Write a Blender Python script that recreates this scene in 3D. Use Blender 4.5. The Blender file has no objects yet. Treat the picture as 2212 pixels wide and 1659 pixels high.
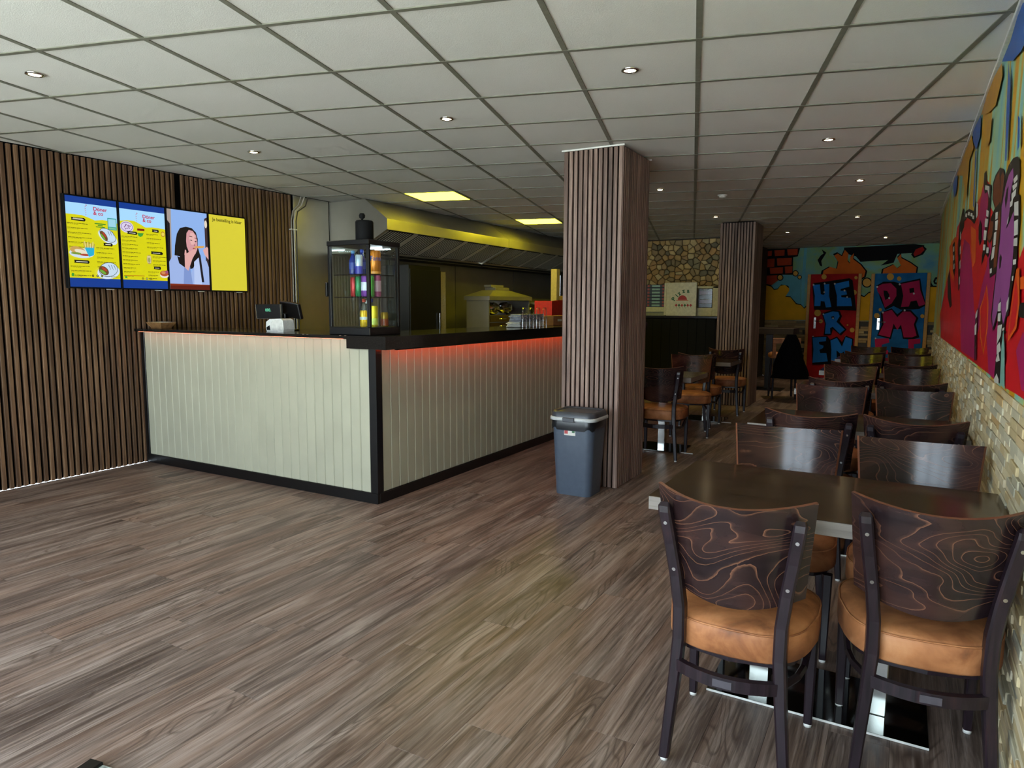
import bpy, bmesh, math, random
from math import sin, cos, pi, radians
from mathutils import Vector, Matrix

random.seed(7)
SC = bpy.context.scene
COL = SC.collection

# ------------------------------------------------------------------ camera
F_PX, PITCH, ROLL, YAW = 1489.4, 0.112385, 0.004459, 0.515406
HC, CZ = 1.3946, 2.5727            # camera height, ceiling height
XL, XR = -5.8158, 0.3344           # left and right walls
fw = Vector((-sin(YAW)*cos(PITCH), cos(YAW)*cos(PITCH), -sin(PITCH)))
rt0 = Vector((cos(YAW), sin(YAW), 0)); up0 = rt0.cross(fw)
rt = cos(ROLL)*rt0 + sin(ROLL)*up0
up = -sin(ROLL)*rt0 + cos(ROLL)*up0
cam_d = bpy.data.cameras.new('camera'); cam = bpy.data.objects.new('camera', cam_d); COL.objects.link(cam)
cam_d.sensor_width = 36; cam_d.lens = F_PX/2212*36; cam_d.clip_start = .05
m = Matrix((rt, up, -fw)).transposed().to_4x4(); m.translation = (0, 0, HC)
cam.matrix_world = m; SC.camera = cam

# ------------------------------------------------------------------ view, world, daylight
SC.view_settings.view_transform = 'Standard'; SC.view_settings.look = 'None'
SC.view_settings.exposure = 0.0; SC.view_settings.gamma = 1.0
SC.view_settings.use_curve_mapping = False
SC.cycles.use_denoising = True
SC.cycles.max_bounces = 8; SC.cycles.diffuse_bounces = 4; SC.cycles.glossy_bounces = 4
SC.cycles.transmission_bounces = 8; SC.cycles.transparent_max_bounces = 12
SC.cycles.sample_clamp_indirect = 60.0
SC.cycles.caustics_reflective = False; SC.cycles.caustics_refractive = False
w = bpy.data.worlds.new('overcast'); SC.world = w; w.use_nodes = True
bg = w.node_tree.nodes['Background']
bg.inputs[0].default_value = (.80, .96, 1.10, 1); bg.inputs[1].default_value = 7.6
sun = bpy.data.lights.new('bounce_sun', 'SUN'); sun.energy = 74; sun.angle = radians(2); sun.color = (.84, .97, 1)
so = bpy.data.objects.new('bounce_sun', sun); COL.objects.link(so); so.rotation_euler = (radians(-38), 0, radians(12))   # added sun behind the building; bounce off the street brightens the ceiling
YF = -0.8                           # shop front behind the camera
def area(name, loc, size, rot, energy, color, portal=False, spread=pi):
    l = bpy.data.lights.new(name, 'AREA'); l.shape = 'RECTANGLE'; l.size, l.size_y = size
    l.energy = energy; l.color = color; l.spread = spread
    o = bpy.data.objects.new(name, l); COL.objects.link(o); o.location = loc; o.rotation_euler = rot
    l.cycles.is_portal = portal
    return o
WINS = [(-5.55, -3.55), (-3.4, -1.5), (-1.35, .32)]   # shop-front window openings
for a, b in WINS:
    area('window_light', ((a+b)/2, YF+.02, 1.3), (b-a, 2.3), (radians(90), 0, 0), 1, (1, 1, 1), portal=True)

# ------------------------------------------------------------------ pixel -> point on a real plane (photo calibration)
def ray(p):
    return fw + rt*((p[0]-1106)/F_PX) - up*((p[1]-829.5)/F_PX)
def at_x(p, x):
    d = ray(p); return d*(x/d.x) + Vector((0, 0, HC))
def at_y(p, y):
    d = ray(p); return d*(y/d.y) + Vector((0, 0, HC))
def at_z(p, z):
    d = ray(p); return d*((z-HC)/d.z) + Vector((0, 0, HC))

# ------------------------------------------------------------------ mesh builder
class MB:
    def __init__(s): s.V = []; s.F = []; s.M = []; s.S = []
    def add(s, vs, fs, m=0, smooth=False):
        n = len(s.V); s.V += [tuple(v) for v in vs]
        for f in fs: s.F.append([n+i for i in f]); s.M.append(m); s.S.append(smooth)
        return s
    def box(s, x0, x1, y0, y1, z0, z1, m=0, bev=0, mat=None):
        if x0 > x1: x0, x1 = x1, x0
        if y0 > y1: y0, y1 = y1, y0
        if z0 > z1: z0, z1 = z1, z0
        T = (lambda v: mat @ Vector(v)) if mat else (lambda v: v)
        if not bev:
            vs = [(x, y, z) for z in (z0, z1) for y in (y0, y1) for x in (x0, x1)]
            fs = [(0,2,3,1), (4,5,7,6), (0,1,5,4), (2,6,7,3), (0,4,6,2), (1,3,7,5)]
            return s.add([T(v) for v in vs], fs, m)
        b = min(bev, (x1-x0)*.49, (y1-y0)*.49, (z1-z0)*.49)
        X = (x0, x1); Y = (y0, y1); Z = (z0, z1); vs = []; idx = {}
        for i in (0, 1):
            for j in (0, 1):
                for k in (0, 1):
                    sx, sy, sz = 1-2*i, 1-2*j, 1-2*k
                    for ax in range(3):
                        p = [X[i]+sx*b, Y[j]+sy*b, Z[k]+sz*b]; p[ax] = (X[i], Y[j], Z[k])[ax]
                        idx[(i, j, k, ax)] = len(vs); vs.append(p)
        c = Vector(((x0+x1)/2, (y0+y1)/2, (z0+z1)/2)); fs = []
        def q(l):
            P = [Vector(vs[t]) for t in l]; n = (P[1]-P[0]).cross(P[2]-P[1]); o = sum(P, Vector())/len(P)-c
            fs.append(l if n.dot(o) > 0 else l[::-1])
        for ax in range(3):
            o = [t for t in range(3) if t != ax]
            for e in (0, 1):
                l = []
                for u, v in ((0,0), (1,0), (1,1), (0,1)):
                    k = [0]*3; k[ax] = e; k[o[0]] = u; k[o[1]] = v; l.append(idx[(*k, ax)])
                q(l)
            for u in (0, 1):
                for v in (0, 1):
                    k0 = [0]*3; k0[o[0]] = u; k0[o[1]] = v; k1 = list(k0); k1[ax] = 1
                    q([idx[(*k0, o[0])], idx[(*k1, o[0])], idx[(*k1, o[1])], idx[(*k0, o[1])]])
        for i in (0, 1):
            for j in (0, 1):
                for k in (0, 1): q([idx[(i, j, k, a)] for a in range(3)])
        return s.add([T(v) for v in vs], fs, m)
    def prism(s, pts, ext, m=0, side=None):
        ext = Vector(ext); n = len(pts); P = [Vector(p) for p in pts]
        nr = Vector()
        for i in range(n): nr += P[i].cross(P[(i+1) % n])
        if nr.dot(ext) > 0: P = P[::-1]
        Q = [p+ext for p in P]
        fs = [list(range(n))] ; s.add(P+Q, [list(range(n)), list(range(2*n-1, n-1, -1))], m)
        s.add(P+Q, [(i, n+i, n+(i+1) % n, (i+1) % n)[::-1] if False else ((i+1) % n, i, n+i, n+(i+1) % n) for i in range(n)], m if side is None else side)
        return s
    def tube(s, pts, r, n=8, m=0, smooth=True, caps=True):
        P = [Vector(p) for p in pts]; R = r if isinstance(r, (list, tuple)) else [r]*len(P)
        rings = []; ref = None
        for i, p in enumerate(P):
            t = (P[min(i+1, len(P)-1)] - P[max(i-1, 0)]).normalized()
            if ref is None: ref = Vector((1, 0, 0)) if abs(t.x) < .8 else Vector((0, 1, 0))
            a = (ref - t*ref.dot(t)).normalized(); ref = a; b = t.cross(a)
            rings.append([p+a*(R[i]*cos(2*pi*k/n))+b*(R[i]*sin(2*pi*k/n)) for k in range(n)])
        vs = [v for q in rings for v in q]; fs = []
        for i in range(len(P)-1):
            for k in range(n): fs.append((i*n+k, i*n+(k+1) % n, (i+1)*n+(k+1) % n, (i+1)*n+k))
        s.add(vs, fs, m, smooth)
        if caps:
            s.add(rings[0], [list(range(n))[::-1]], m); s.add(rings[-1], [list(range(n))], m)
        return s
    def lathe(s, prof, c=(0,0,0), n=16, m=0, smooth=True):
        vs = []; fs = []; k = len(prof)
        for i in range(n):
            a = 2*pi*i/n
            for r, z in prof: vs.append((c[0]+r*cos(a), c[1]+r*sin(a), c[2]+z))
        for i in range(n):
            for j in range(k-1):
                a, b = i*k+j, ((i+1) % n)*k+j
                fs.append((a, b, b+1, a+1))
        return s.add(vs, fs, m, smooth)
    def bar(s, pts, wx, wd, m=0):
        """rectangular bar swept along pts (mostly vertical, in a y-z plane), wx wide in x, wd deep"""
        P = [Vector(p) for p in pts]; vs = []
        for i, p in enumerate(P):
            t = (P[min(i+1, len(P)-1)] - P[max(i-1, 0)]).normalized()
            d = Vector((1, 0, 0)).cross(t).normalized()
            w_ = wx[i] if isinstance(wx, (list, tuple)) else wx; e = wd[i] if isinstance(wd, (list, tuple)) else wd
            ch = min(w_, e)*.16
            for a, b in ((-1,-1), (1,-1), (1,1), (-1,1)):
                for q in ((0, 1), (1, 0)) if a*b > 0 else ((1, 0), (0, 1)):
                    vs.append(p + Vector((a*(w_/2-ch*q[0]), 0, 0)) + d*(b*(e/2-ch*q[1])))
        n = 8; fs = []
        for i in range(len(P)-1):
            for k in range(n): fs.append((i*n+k, i*n+(k+1) % n, (i+1)*n+(k+1) % n, (i+1)*n+k))
        fs.append(list(range(n))[::-1]); fs.append([(len(P)-1)*n+k for k in range(n)])
        return s.add(vs, fs, m)
    def flat(s, pts, m=0):
        return s.add(pts, [list(range(len(pts)))], m)
    def mesh(s, name, mats):
        me = bpy.data.meshes.new(name); me.from_pydata(s.V, [], s.F)
        for x in (mats if isinstance(mats, (list, tuple)) else [mats]): me.materials.append(x)
        for p, mi, sm in zip(me.polygons, s.M, s.S): p.material_index = mi; p.use_smooth = sm
        me.update(); return me

def obj(name, mb, mats, parent=None, loc=None, fix=False):
    me = mb if isinstance(mb, bpy.types.Mesh) else mb.mesh(name, mats)
    if fix:
        b = bmesh.new(); b.from_mesh(me); bmesh.ops.remove_doubles(b, verts=b.verts, dist=1e-6)
        bmesh.ops.recalc_face_normals(b, faces=b.faces); b.to_mesh(me); b.free()
    o = bpy.data.objects.new(name, me); COL.objects.link(o)
    if parent: o.parent = parent
    if loc: o.location = loc
    return o
def tag(o, label=None, cat=None, group=None, kind=None):
    if label: o['label'] = label
    if cat: o['category'] = cat
    if group: o['group'] = group
    if kind: o['kind'] = kind
    return o
def thing(name, label, cat, loc=(0,0,0), rz=0, group=None):
    o = bpy.data.objects.new(name, None); COL.objects.link(o); o.location = loc; o.rotation_euler = (0, 0, rz)
    o.empty_display_size = .1
    return tag(o, label, cat, group)
def struct(name, mb, mats, fix=False):
    o = obj(name, mb, mats, fix=fix); o['kind'] = 'structure'; return o
def inst(o, parent=None, loc=None):
    c = o.copy(); COL.objects.link(c)
    if parent: c.parent = parent
    if loc is not None: c.location = loc
    return c
def copy_tree(o, loc=None, rz=0, label=None, parent=None):
    c = o.copy(); COL.objects.link(c)
    if parent: c.parent = parent
    else:
        c.location = loc; c.rotation_euler = (0, 0, rz); c['label'] = label
    for ch in o.children: copy_tree(ch, parent=c)
    return c
def circ(x, y, r, n=18): return [(x+r*cos(2*pi*i/n), y+r*sin(2*pi*i/n)) for i in range(n)]

def text_mesh(body, size, extrude=.0006, align='CENTER', bold=0):
    c = bpy.data.curves.new('t', 'FONT'); c.body = body; c.size = size; c.extrude = extrude; c.offset = bold; c.align_x = align
    o = bpy.data.objects.new('t', c); COL.objects.link(o)
    dg = bpy.context.evaluated_depsgraph_get(); dg.update()
    me = bpy.data.meshes.new_from_object(o.evaluated_get(dg))
    bpy.data.objects.remove(o); bpy.data.curves.remove(c)
    return me
def put_text(name, body, size, M, mat, parent=None, extrude=.0006, align='CENTER', warp=None, bold=0):
    me = text_mesh(body, size, extrude, align, bold); me.name = name; me.materials.clear(); me.materials.append(mat)
    if warp:
        for v in me.vertices: v.co = warp(v.co)
    me.transform(M)
    o = bpy.data.objects.new(name, me); COL.objects.link(o)
    if parent: o.parent = parent
    return o
def frame(origin, ux, uy):
    ux = Vector(ux); uy = Vector(uy); uz = ux.cross(uy)
    M = Matrix((ux, uy, uz)).transposed().to_4x4(); M.translation = origin; return M

# ------------------------------------------------------------------ materials
def srgb(h):
    if isinstance(h, str):
        c = [int(h[i:i+2], 16)/255 for i in (0, 2, 4)]
    else: c = [v/255 for v in h]
    return tuple((v/12.92 if v <= .04045 else ((v+.055)/1.055)**2.4) for v in c) + (1,)
class NT:
    def __init__(s, name):
        s.mat = bpy.data.materials.new(name); s.mat.use_nodes = True
        s.t = s.mat.node_tree; s.b = s.t.nodes['Principled BSDF']
    def n(s, typ, **kw):
        x = s.t.nodes.new(typ)
        for k, v in kw.items():
            if k in ('in_',):
                for a, b in v.items(): 
                    if isinstance(b, bpy.types.NodeSocket): s.t.links.new(b, x.inputs[a])
                    else: x.inputs[a].default_value = b
            else: setattr(x, k, v)
        return x
    def link(s, a, b): s.t.links.new(a, b)
    def math(s, op, a, b=None, c=None, clamp=False):
        x = s.n('ShaderNodeMath', operation=op); x.use_clamp = clamp
        for i, v in enumerate((a, b, c)):
            if v is None: continue
            if isinstance(v, bpy.types.NodeSocket): s.link(v, x.inputs[i])
            else: x.inputs[i].default_value = v
        return x.outputs[0]
    def ramp(s, fac, stops, interp='LINEAR'):
        x = s.n('ShaderNodeValToRGB'); s.link(fac, x.inputs[0]); r = x.color_ramp; r.interpolation = interp
        while len(r.elements) < len(stops): r.elements.new(.5)
        for e, (p, c) in zip(r.elements, stops):
            e.position = p; e.color = c if len(c) == 4 else (*c, 1)
        return x.outputs[0]
    def mix(s, f, a, b, typ='MIX'):
        x = s.n('ShaderNodeMix', data_type='RGBA', blend_type=typ)
        for i, v in ((0, f), (6, a), (7, b)):
            if isinstance(v, bpy.types.NodeSocket): s.link(v, x.inputs[i])
            else: x.inputs[i].default_value = v
        return x.outputs[2]
    def coord(s, scale=(1,1,1), rand=0, rot=(0,0,0)):
        tc = s.n('ShaderNodeTexCoord'); v = tc.outputs['Object']
        if rand:
            oi = s.n('ShaderNodeObjectInfo')
            off = s.n('ShaderNodeCombineXYZ')
            s.link(s.math('MULTIPLY', oi.outputs['Random'], rand), off.inputs[0])
            s.link(s.math('MULTIPLY', oi.outputs['Random'], rand*1.7), off.inputs[1])
            s.link(s.math('MULTIPLY', oi.outputs['Random'], rand*2.3), off.inputs[2])
            va = s.n('ShaderNodeVectorMath', operation='ADD'); s.link(v, va.inputs[0]); s.link(off.outputs[0], va.inputs[1]); v = va.outputs[0]
        mp = s.n('ShaderNodeMapping'); s.link(v, mp.inputs[0]); mp.inputs['Scale'].default_value = scale; mp.inputs['Rotation'].default_value = rot
        return mp.outputs[0]
    def noise(s, vec, scale=1, detail=4, rough=.55, dist=0):
        x = s.n('ShaderNodeTexNoise'); s.link(vec, x.inputs['Vector'])
        x.inputs['Scale'].default_value = scale; x.inputs['Detail'].default_value = detail
        x.inputs['Roughness'].default_value = rough; x.inputs['Distortion'].default_value = dist
        return x.outputs[0]
    def rnd(s): return s.n('ShaderNodeObjectInfo').outputs['Random']
    def set(s, **kw):
        for k, v in kw.items():
            k = {'color': 'Base Color', 'rough': 'Roughness', 'metal': 'Metallic', 'spec': 'Specular IOR Level', 'coat': 'Coat Weight', 'coat_rough': 'Coat Roughness'}.get(k, k)
            if isinstance(v, bpy.types.NodeSocket): s.link(v, s.b.inputs[k])
            else: s.b.inputs[k].default_value = v
    def bump(s, h, strength=.2, dist=.01):
        x = s.n('ShaderNodeBump'); s.link(h, x.inputs['Height']); x.inputs['Strength'].default_value = strength; x.inputs['Distance'].default_value = dist
        s.link(x.outputs[0], s.b.inputs['Normal'])
def plain(name, col, rough=.5, metal=0, var=.06, scale=30, spec=.5, **kw):
    t = NT(name); c = srgb(col) if isinstance(col, (str, tuple)) and (isinstance(col, str) or max(col) > 1) else col
    f = t.noise(t.coord((1,1,1), 3), scale, 3)
    d = tuple(max(0, v*(1-var*2)) for v in c[:3])+(1,); e = tuple(min(1, v*(1+var*2)) for v in c[:3])+(1,)
    t.set(color=t.ramp(f, [(.3, d), (.7, e)]), rough=rough, metal=metal, spec=spec, **kw)
    return t.mat
def emit(name, col, strength=1.0):
    t = NT(name); c = srgb(col)
    t.set(color=(0, 0, 0, 1), rough=.4); t.b.inputs['Emission Color'].default_value = c; t.b.inputs['Emission Strength'].default_value = strength
    return t.mat
def glassmat(name, tint=(1, 1, 1, 1), opacity=.08, rough=.02):
    t = NT(name); t.t.nodes.remove(t.b)
    tr = t.n('ShaderNodeBsdfTransparent'); tr.inputs[0].default_value = tint
    gl = t.n('ShaderNodeBsdfGlossy'); gl.inputs['Roughness'].default_value = rough
    ge = t.n('ShaderNodeNewGeometry'); dt = t.n('ShaderNodeVectorMath', operation='DOT_PRODUCT'); t.link(ge.outputs['Normal'], dt.inputs[0]); t.link(ge.outputs['Incoming'], dt.inputs[1])
    sch = t.math('MULTIPLY_ADD', t.math('POWER', t.math('SUBTRACT', 1.0, t.math('ABSOLUTE', dt.outputs['Value'])), 5.0), .95, .045)
    mx = t.n('ShaderNodeMixShader'); t.link(t.math('ADD', sch, opacity*.3, clamp=True), mx.inputs[0]); t.link(tr.outputs[0], mx.inputs[1]); t.link(gl.outputs[0], mx.inputs[2])
    t.link(mx.outputs[0], t.t.nodes['Material Output'].inputs[0]); return t.mat

def floor_wood():
    t = NT('floor_vinyl_wood')
    tone = t.noise(t.coord((11, 1.15, 1), 31), 1, 5, .6, .8)
    base = t.ramp(tone, [(.25, srgb('463a35')), (.42, srgb('5d4e47')), (.54, srgb('7a6a61')), (.66, srgb('93837a')), (.82, srgb('7f7675'))])
    hue = t.noise(t.coord((6, .35, 1), 77), 1, 3)
    base = t.mix(t.ramp(hue, [(.42, (0,0,0)), (.7, (.55,.55,.55))]), base, srgb('8f705e'))
    fine = t.noise(t.coord((75, 2.0, 1), 17), 1, 6, .72)
    base = t.mix(t.ramp(fine, [(.3, (.9,.9,.9)), (.5, (0,0,0))]), base, srgb('35281f'))
    base = t.mix(t.ramp(fine, [(.52, (0,0,0)), (.75, (.5,.5,.5))]), base, srgb('bdaea2'))
    ringn = t.noise(t.coord((5.5, .8, 1), 53), 1, 2, .45, .7)
    rings = t.math('FRACT', t.math('MULTIPLY', ringn, 22))
    line = t.ramp(rings, [(0, (.6,.6,.6)), (.2, (0,0,0)), (.75, (0,0,0)), (1, (.6,.6,.6))])
    gate = t.ramp(t.noise(t.coord((4, .9, 1), 71), 1, 2), [(.5, (0,0,0)), (.6, (1,1,1))])
    base = t.mix(t.mix(1.0, line, gate, 'MULTIPLY'), base, srgb('3a2a21'))
    val = t.n('ShaderNodeHueSaturation'); t.link(base, val.inputs['Color'])
    t.link(t.math('MULTIPLY_ADD', t.rnd(), .08, .97), val.inputs['Value'])
    t.set(color=val.outputs[0], rough=t.math('MULTIPLY_ADD', fine, .25, .32), spec=.4)
    t.bump(fine, .25, .002); return t.mat
def slat_wood(name, cols, vmin=.75, vmax=.5):
    t = NT(name)
    v = t.coord((30, 30, 1.3), 23); g = t.noise(v, 1, 5, .65, .3); f2 = t.noise(t.coord((160, 160, 3), 11), 1, 3)
    c = t.ramp(g, [(.3, srgb(cols[0])), (.5, srgb(cols[1])), (.72, srgb(cols[2]))])
    c = t.mix(t.ramp(f2, [(.35, (.6,.6,.6)), (.6, (0,0,0))]), c, srgb(cols[0]))
    h = t.n('ShaderNodeHueSaturation'); t.link(c, h.inputs['Color']); t.link(t.math('MULTIPLY_ADD', t.rnd(), vmax, vmin), h.inputs['Value'])
    t.set(color=h.outputs[0], rough=.5, spec=.3); t.bump(f2, .15, .002); return t.mat
def chair_wood(name='chair_back_wood', amount=1.0):
    t = NT(name); v = t.coord((2.2, 2.2, 5.5), 41)
    n1 = t.noise(v, 1.0, 1.6, .4, .5); jit = t.noise(t.coord((60, 60, 60), 7), 1, 2)
    k = t.math('FRACT', t.math('ADD', t.math('MULTIPLY', n1, 27), t.math('MULTIPLY', jit, .12)))
    line = t.ramp(k, [(0, (1,1,1)), (.03, (.5,.5,.5)), (.10, (.06,.06,.06)), (.3, (0,0,0)), (.985, (0,0,0)), (1, (.6,.6,.6))])
    fade = t.ramp(t.noise(t.coord((3, 3, 3), 61), 1, 2), [(.36, (.25,.25,.25)), (.6, (.95,.95,.95))])
    soft = t.noise(t.coord((8, 8, 70), 19), 1, 4, .6)
    base = t.ramp(soft, [(.3, srgb('140d10')), (.6, srgb('211619')), (.8, srgb('30201c'))])
    base = t.mix(t.ramp(t.noise(t.coord((2.2, 2.2, 5), 83), 1.3, 2), [(.42, (0,0,0)), (.68, (.75,.75,.75))]), base, srgb('4a3029'))
    c = t.mix(t.mix(1.0, t.mix(1.0, line, fade, 'MULTIPLY'), (.72, .72, .72, 1), 'MULTIPLY'), base, srgb('96664c'))
    t.set(color=c, rough=t.math('MULTIPLY_ADD', soft, .1, .19), spec=.6); t.bump(line, .1, .001); return t.mat
def frame_wood():
    t = NT('chair_frame_wood'); g = t.noise(t.coord((90, 90, 5), 13), 1, 4, .6)
    t.set(color=t.ramp(g, [(.3, srgb('150f13')), (.6, srgb('241920')), (.82, srgb('3a2320'))]), rough=.3, spec=.5)
    t.bump(g, .1, .001); return t.mat
def leather():
    t = NT('seat_leather'); a = t.noise(t.coord((1,1,1), 29), 7, 4, .6, .6); b = t.noise(t.coord((1,1,1), 5), 90, 3, .6)
    c = t.ramp(a, [(.22, srgb('553522')), (.4, srgb('8e5936')), (.58, srgb('b0754a')), (.8, srgb('c68f63'))])
    t.set(color=c, rough=.55, spec=.35); t.bump(b, .25, .002); return t.mat
def table_wood(name, cols, rough=.35):
    t = NT(name); g = t.noise(t.coord((1.6, 45, 45), 37), 1, 5, .65, .25)
    t.set(color=t.ramp(g, [(.28, srgb(cols[0])), (.5, srgb(cols[1])), (.75, srgb(cols[2]))]), rough=rough, spec=.4); t.bump(g, .06, .001); return t.mat
def steel(name='stainless_steel', col='b3b0a6', rough=.34, ax=(1.5, 120, 120)):
    t = NT(name); g = t.noise(t.coord(ax, 9), 1, 3, .6); b = t.noise(t.coord((1,1,1), 3), 2.2, 3)
    c = t.ramp(b, [(.3, tuple(v*.8 for v in srgb(col)[:3])+(1,)), (.7, srgb(col))])
    t.set(color=c, metal=.78, rough=t.math('MULTIPLY_ADD', g, .2, rough-.1)); t.bump(g, .06, .001); return t.mat
def granite():
    t = NT('black_granite'); v = t.n('ShaderNodeTexVoronoi'); t.link(t.coord((1,1,1)), v.inputs['Vector']); v.inputs['Scale'].default_value = 170
    sp = t.noise(t.coord((1,1,1)), 220, 2)
    c = t.ramp(sp, [(.55, srgb('161412')), (.68, srgb('2e2a28')), (.78, srgb('6a5a52'))])
    t.set(color=c, rough=.13, spec=.5); return t.mat
def tile_mat():
    t = NT('mineral_ceiling_tile'); b = t.noise(t.coord((1,1,1), 7), 190, 3, .7); a = t.noise(t.coord((1,1,1), 7), 1.1, 2)
    h = t.n('ShaderNodeHueSaturation'); t.link(t.ramp(a, [(.3, srgb('dedfd8')), (.7, srgb('e4e3dd'))]), h.inputs['Color'])
    t.link(t.math('MULTIPLY_ADD', t.rnd(), .05, .965), h.inputs['Value'])
    t.set(color=h.outputs[0], rough=.9, spec=.15); t.bump(b, .35, .004); return t.mat
def stone_mat(name, cols, rough=.7, sc=14):
    t = NT(name); a = t.noise(t.coord((1,1,1), 19), sc, 5, .65); r = t.rnd()
    c1 = t.ramp(r, [(i/(len(cols)-1), srgb(c)) for i, c in enumerate(cols)])
    c = t.mix(t.ramp(a, [(.3, (.22,.22,.22)), (.65, (0,0,0))]), c1, tuple(v*.4 for v in srgb(cols[0])[:3])+(1,))
    t.set(color=c, rough=rough, spec=.3); t.bump(a, .4, .006); return t.mat
def strip_stuff_mat(name, cols):
    t = NT(name); g = t.n('ShaderNodeNewGeometry')
    c1 = t.ramp(g.outputs['Random Per Island'], [(i/(len(cols)-1), srgb(c)) for i, c in enumerate(cols)])
    a = t.noise(t.coord((1,1,1)), 14, 5, .65)
    c = t.mix(t.ramp(a, [(.3, (.22,.22,.22)), (.65, (0,0,0))]), c1, tuple(v*.4 for v in srgb(cols[0])[:3])+(1,))
    t.set(color=c, rough=.7, spec=.3); t.bump(a, .4, .006); return t.mat
def mural_bg(name, stops, vec, dist=.8, sc=1):
    t = NT(name); a = t.noise(t.coord(vec), sc, 4, .55, dist)
    t.set(color=t.ramp(a, [(p, srgb(c)) for p, c in stops]), rough=.45, spec=.4); return t.mat

M = {}
M['floor'] = floor_wood()
M['slat'] = slat_wood('walnut_slat', ('463224', '6f533c', '8d6f52'))
M['slat_p'] = slat_wood('pillar_slat', ('54443d', '8a7165', 'ab9385'))
M['black'] = plain('matt_black', '0b0b0c', .75, spec=.2)
M['blackg'] = plain('satin_black', '0d0d0e', .3)
M['felt'] = plain('black_felt', '060606', .95, spec=.05)
M['chair'] = chair_wood(); M['frame'] = frame_wood(); M['leather'] = leather()
M['edge'] = plain('chair_back_edge', '6b3f2b', .35)
M['ttop'] = table_wood('table_laminate', ('241a12', '3e2e20', '54422f'), .15)
M['tedge'] = table_wood('table_edge', ('5f574d', '79716a', '8d857b'))
M['steel'] = steel(); M['chrome'] = plain('brushed_chrome', 'c9c9c4', .16, 1.0, .02); M['mirror'] = plain('polished_plate', '8f938f', .07, 1.0, .05, 6)
M['granite'] = granite(); M['tile'] = tile_mat()
M['tbar'] = plain('ceiling_grid_bar', '77776a', .5)
M['white'] = plain('white_plastic', 'dcdcd6', .4); M['whitep'] = plain('white_paint', 'd6d4cc', .6)
M['cream'] = plain('cream_board', 'aaa892', .45, var=.03, scale=3)
M['glass'] = glassmat('clear_glass'); M['gpane'] = glassmat('cooler_glass', (.93, .97, .96, 1), .1)
M['plaster'] = plain('dark_plaster', '4a463f', .8)
M['screw'] = plain('screw_steel', 'cfcfcf', .25, 1.0)
M['asphalt'] = plain('street_paving', 'b4b0a8', .9)
STRIP = ['b5a27a', 'c9b58a', 'd6c7a0', 'dccfac', 'b3b09c', 'c7bb9a', 'bf9f6c', 'e2d8ba', 'a6a18c']
M['strip'] = stone_mat('ledge_stone', STRIP); M['strips'] = strip_stuff_mat('ledge_stone_many', STRIP)
M['strips_b'] = strip_stuff_mat('ledge_stone_back', ['9a8050', 'c9ad72', 'a88c60', 'd8c288', '857a60'])
M['rock'] = stone_mat('rubble_stone', ['a07c4c', 'c29e62', 'd8ba7e', 'e0c68e', '8a8468', 'cda066', 'a89062', '77715a'], .75, 18)
M['mortar'] = plain('dark_mortar', '231c12', .95)
M['cboard'] = plain('cardboard', '8a5e36', .8)
M['led_panel'] = emit('led_panel_glow', (255, 238, 38), 24.0)
M['bulb'] = emit('spot_bulb_glow', 'ffe2b0', 40.0)
M['strip_led'] = emit('led_strip_glow', 'ff4a18', 34.0)
M['strip_led2'] = emit('led_strip_soft', 'ff8a66', 12.0)

# ================================================================== SETTING
YB, YS, YE = 14.95, 12.13, 10.4      # far wall, stone wall, end of the mural wall
# ---- floor
fb = MB(); fb.box(XL, 1.4, YF, YB, -.16, -.012)
floor = struct('floor', fb, M['black'])
PW = .1775; x = -2.446 - 19*PW; planks = []; cache = {}
rng = random.Random(3)
stuff = MB(); nrow = 0
while x < 1.4:
    x0, x1 = max(x, XL), min(x+PW, 1.4)
    y = YF - rng.random()*1.2
    if abs(x+2.623) < .02: y = 1.665-1.22*3
    while y < YB and x1-x0 > .02:
        y0, y1 = max(y, YF), min(y+1.22, YB)
        if y1-y0 > .03: planks.append((x0, x1, y0, y1))
        y += 1.22
    x += PW
def pdist(p): 
    cx, cy = (p[0]+p[1])/2, (p[2]+p[3])/2
    return (cx*cx + cy*cy) if (p[3] > .6 and cx < .4 and not (cx < -3.4 and cy > 4.0)) else 1e6+cy
planks.sort(key=pdist)
for i, (x0, x1, y0, y1) in enumerate(planks):
    if i < 285:
        key = (round(x1-x0, 3), round(y1-y0, 3))
        if key not in cache:
            cache[key] = MB().box(0, key[0], 0, key[1], -.012, 0, 0, .0007).mesh('floor_plank', M['floor'])
        o = obj('floor_plank', cache[key], None, floor, (x0, y0, 0))
    else: stuff.box(x0, x1, y0, y1, -.012, 0, 0, .0007)
tag(obj('floor_planks', stuff, M['floor'], floor), kind='stuff')
struct('pavement', MB().box(-30, 30, -30, YF-.3, -.3, -.15), M['asphalt'])

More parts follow.
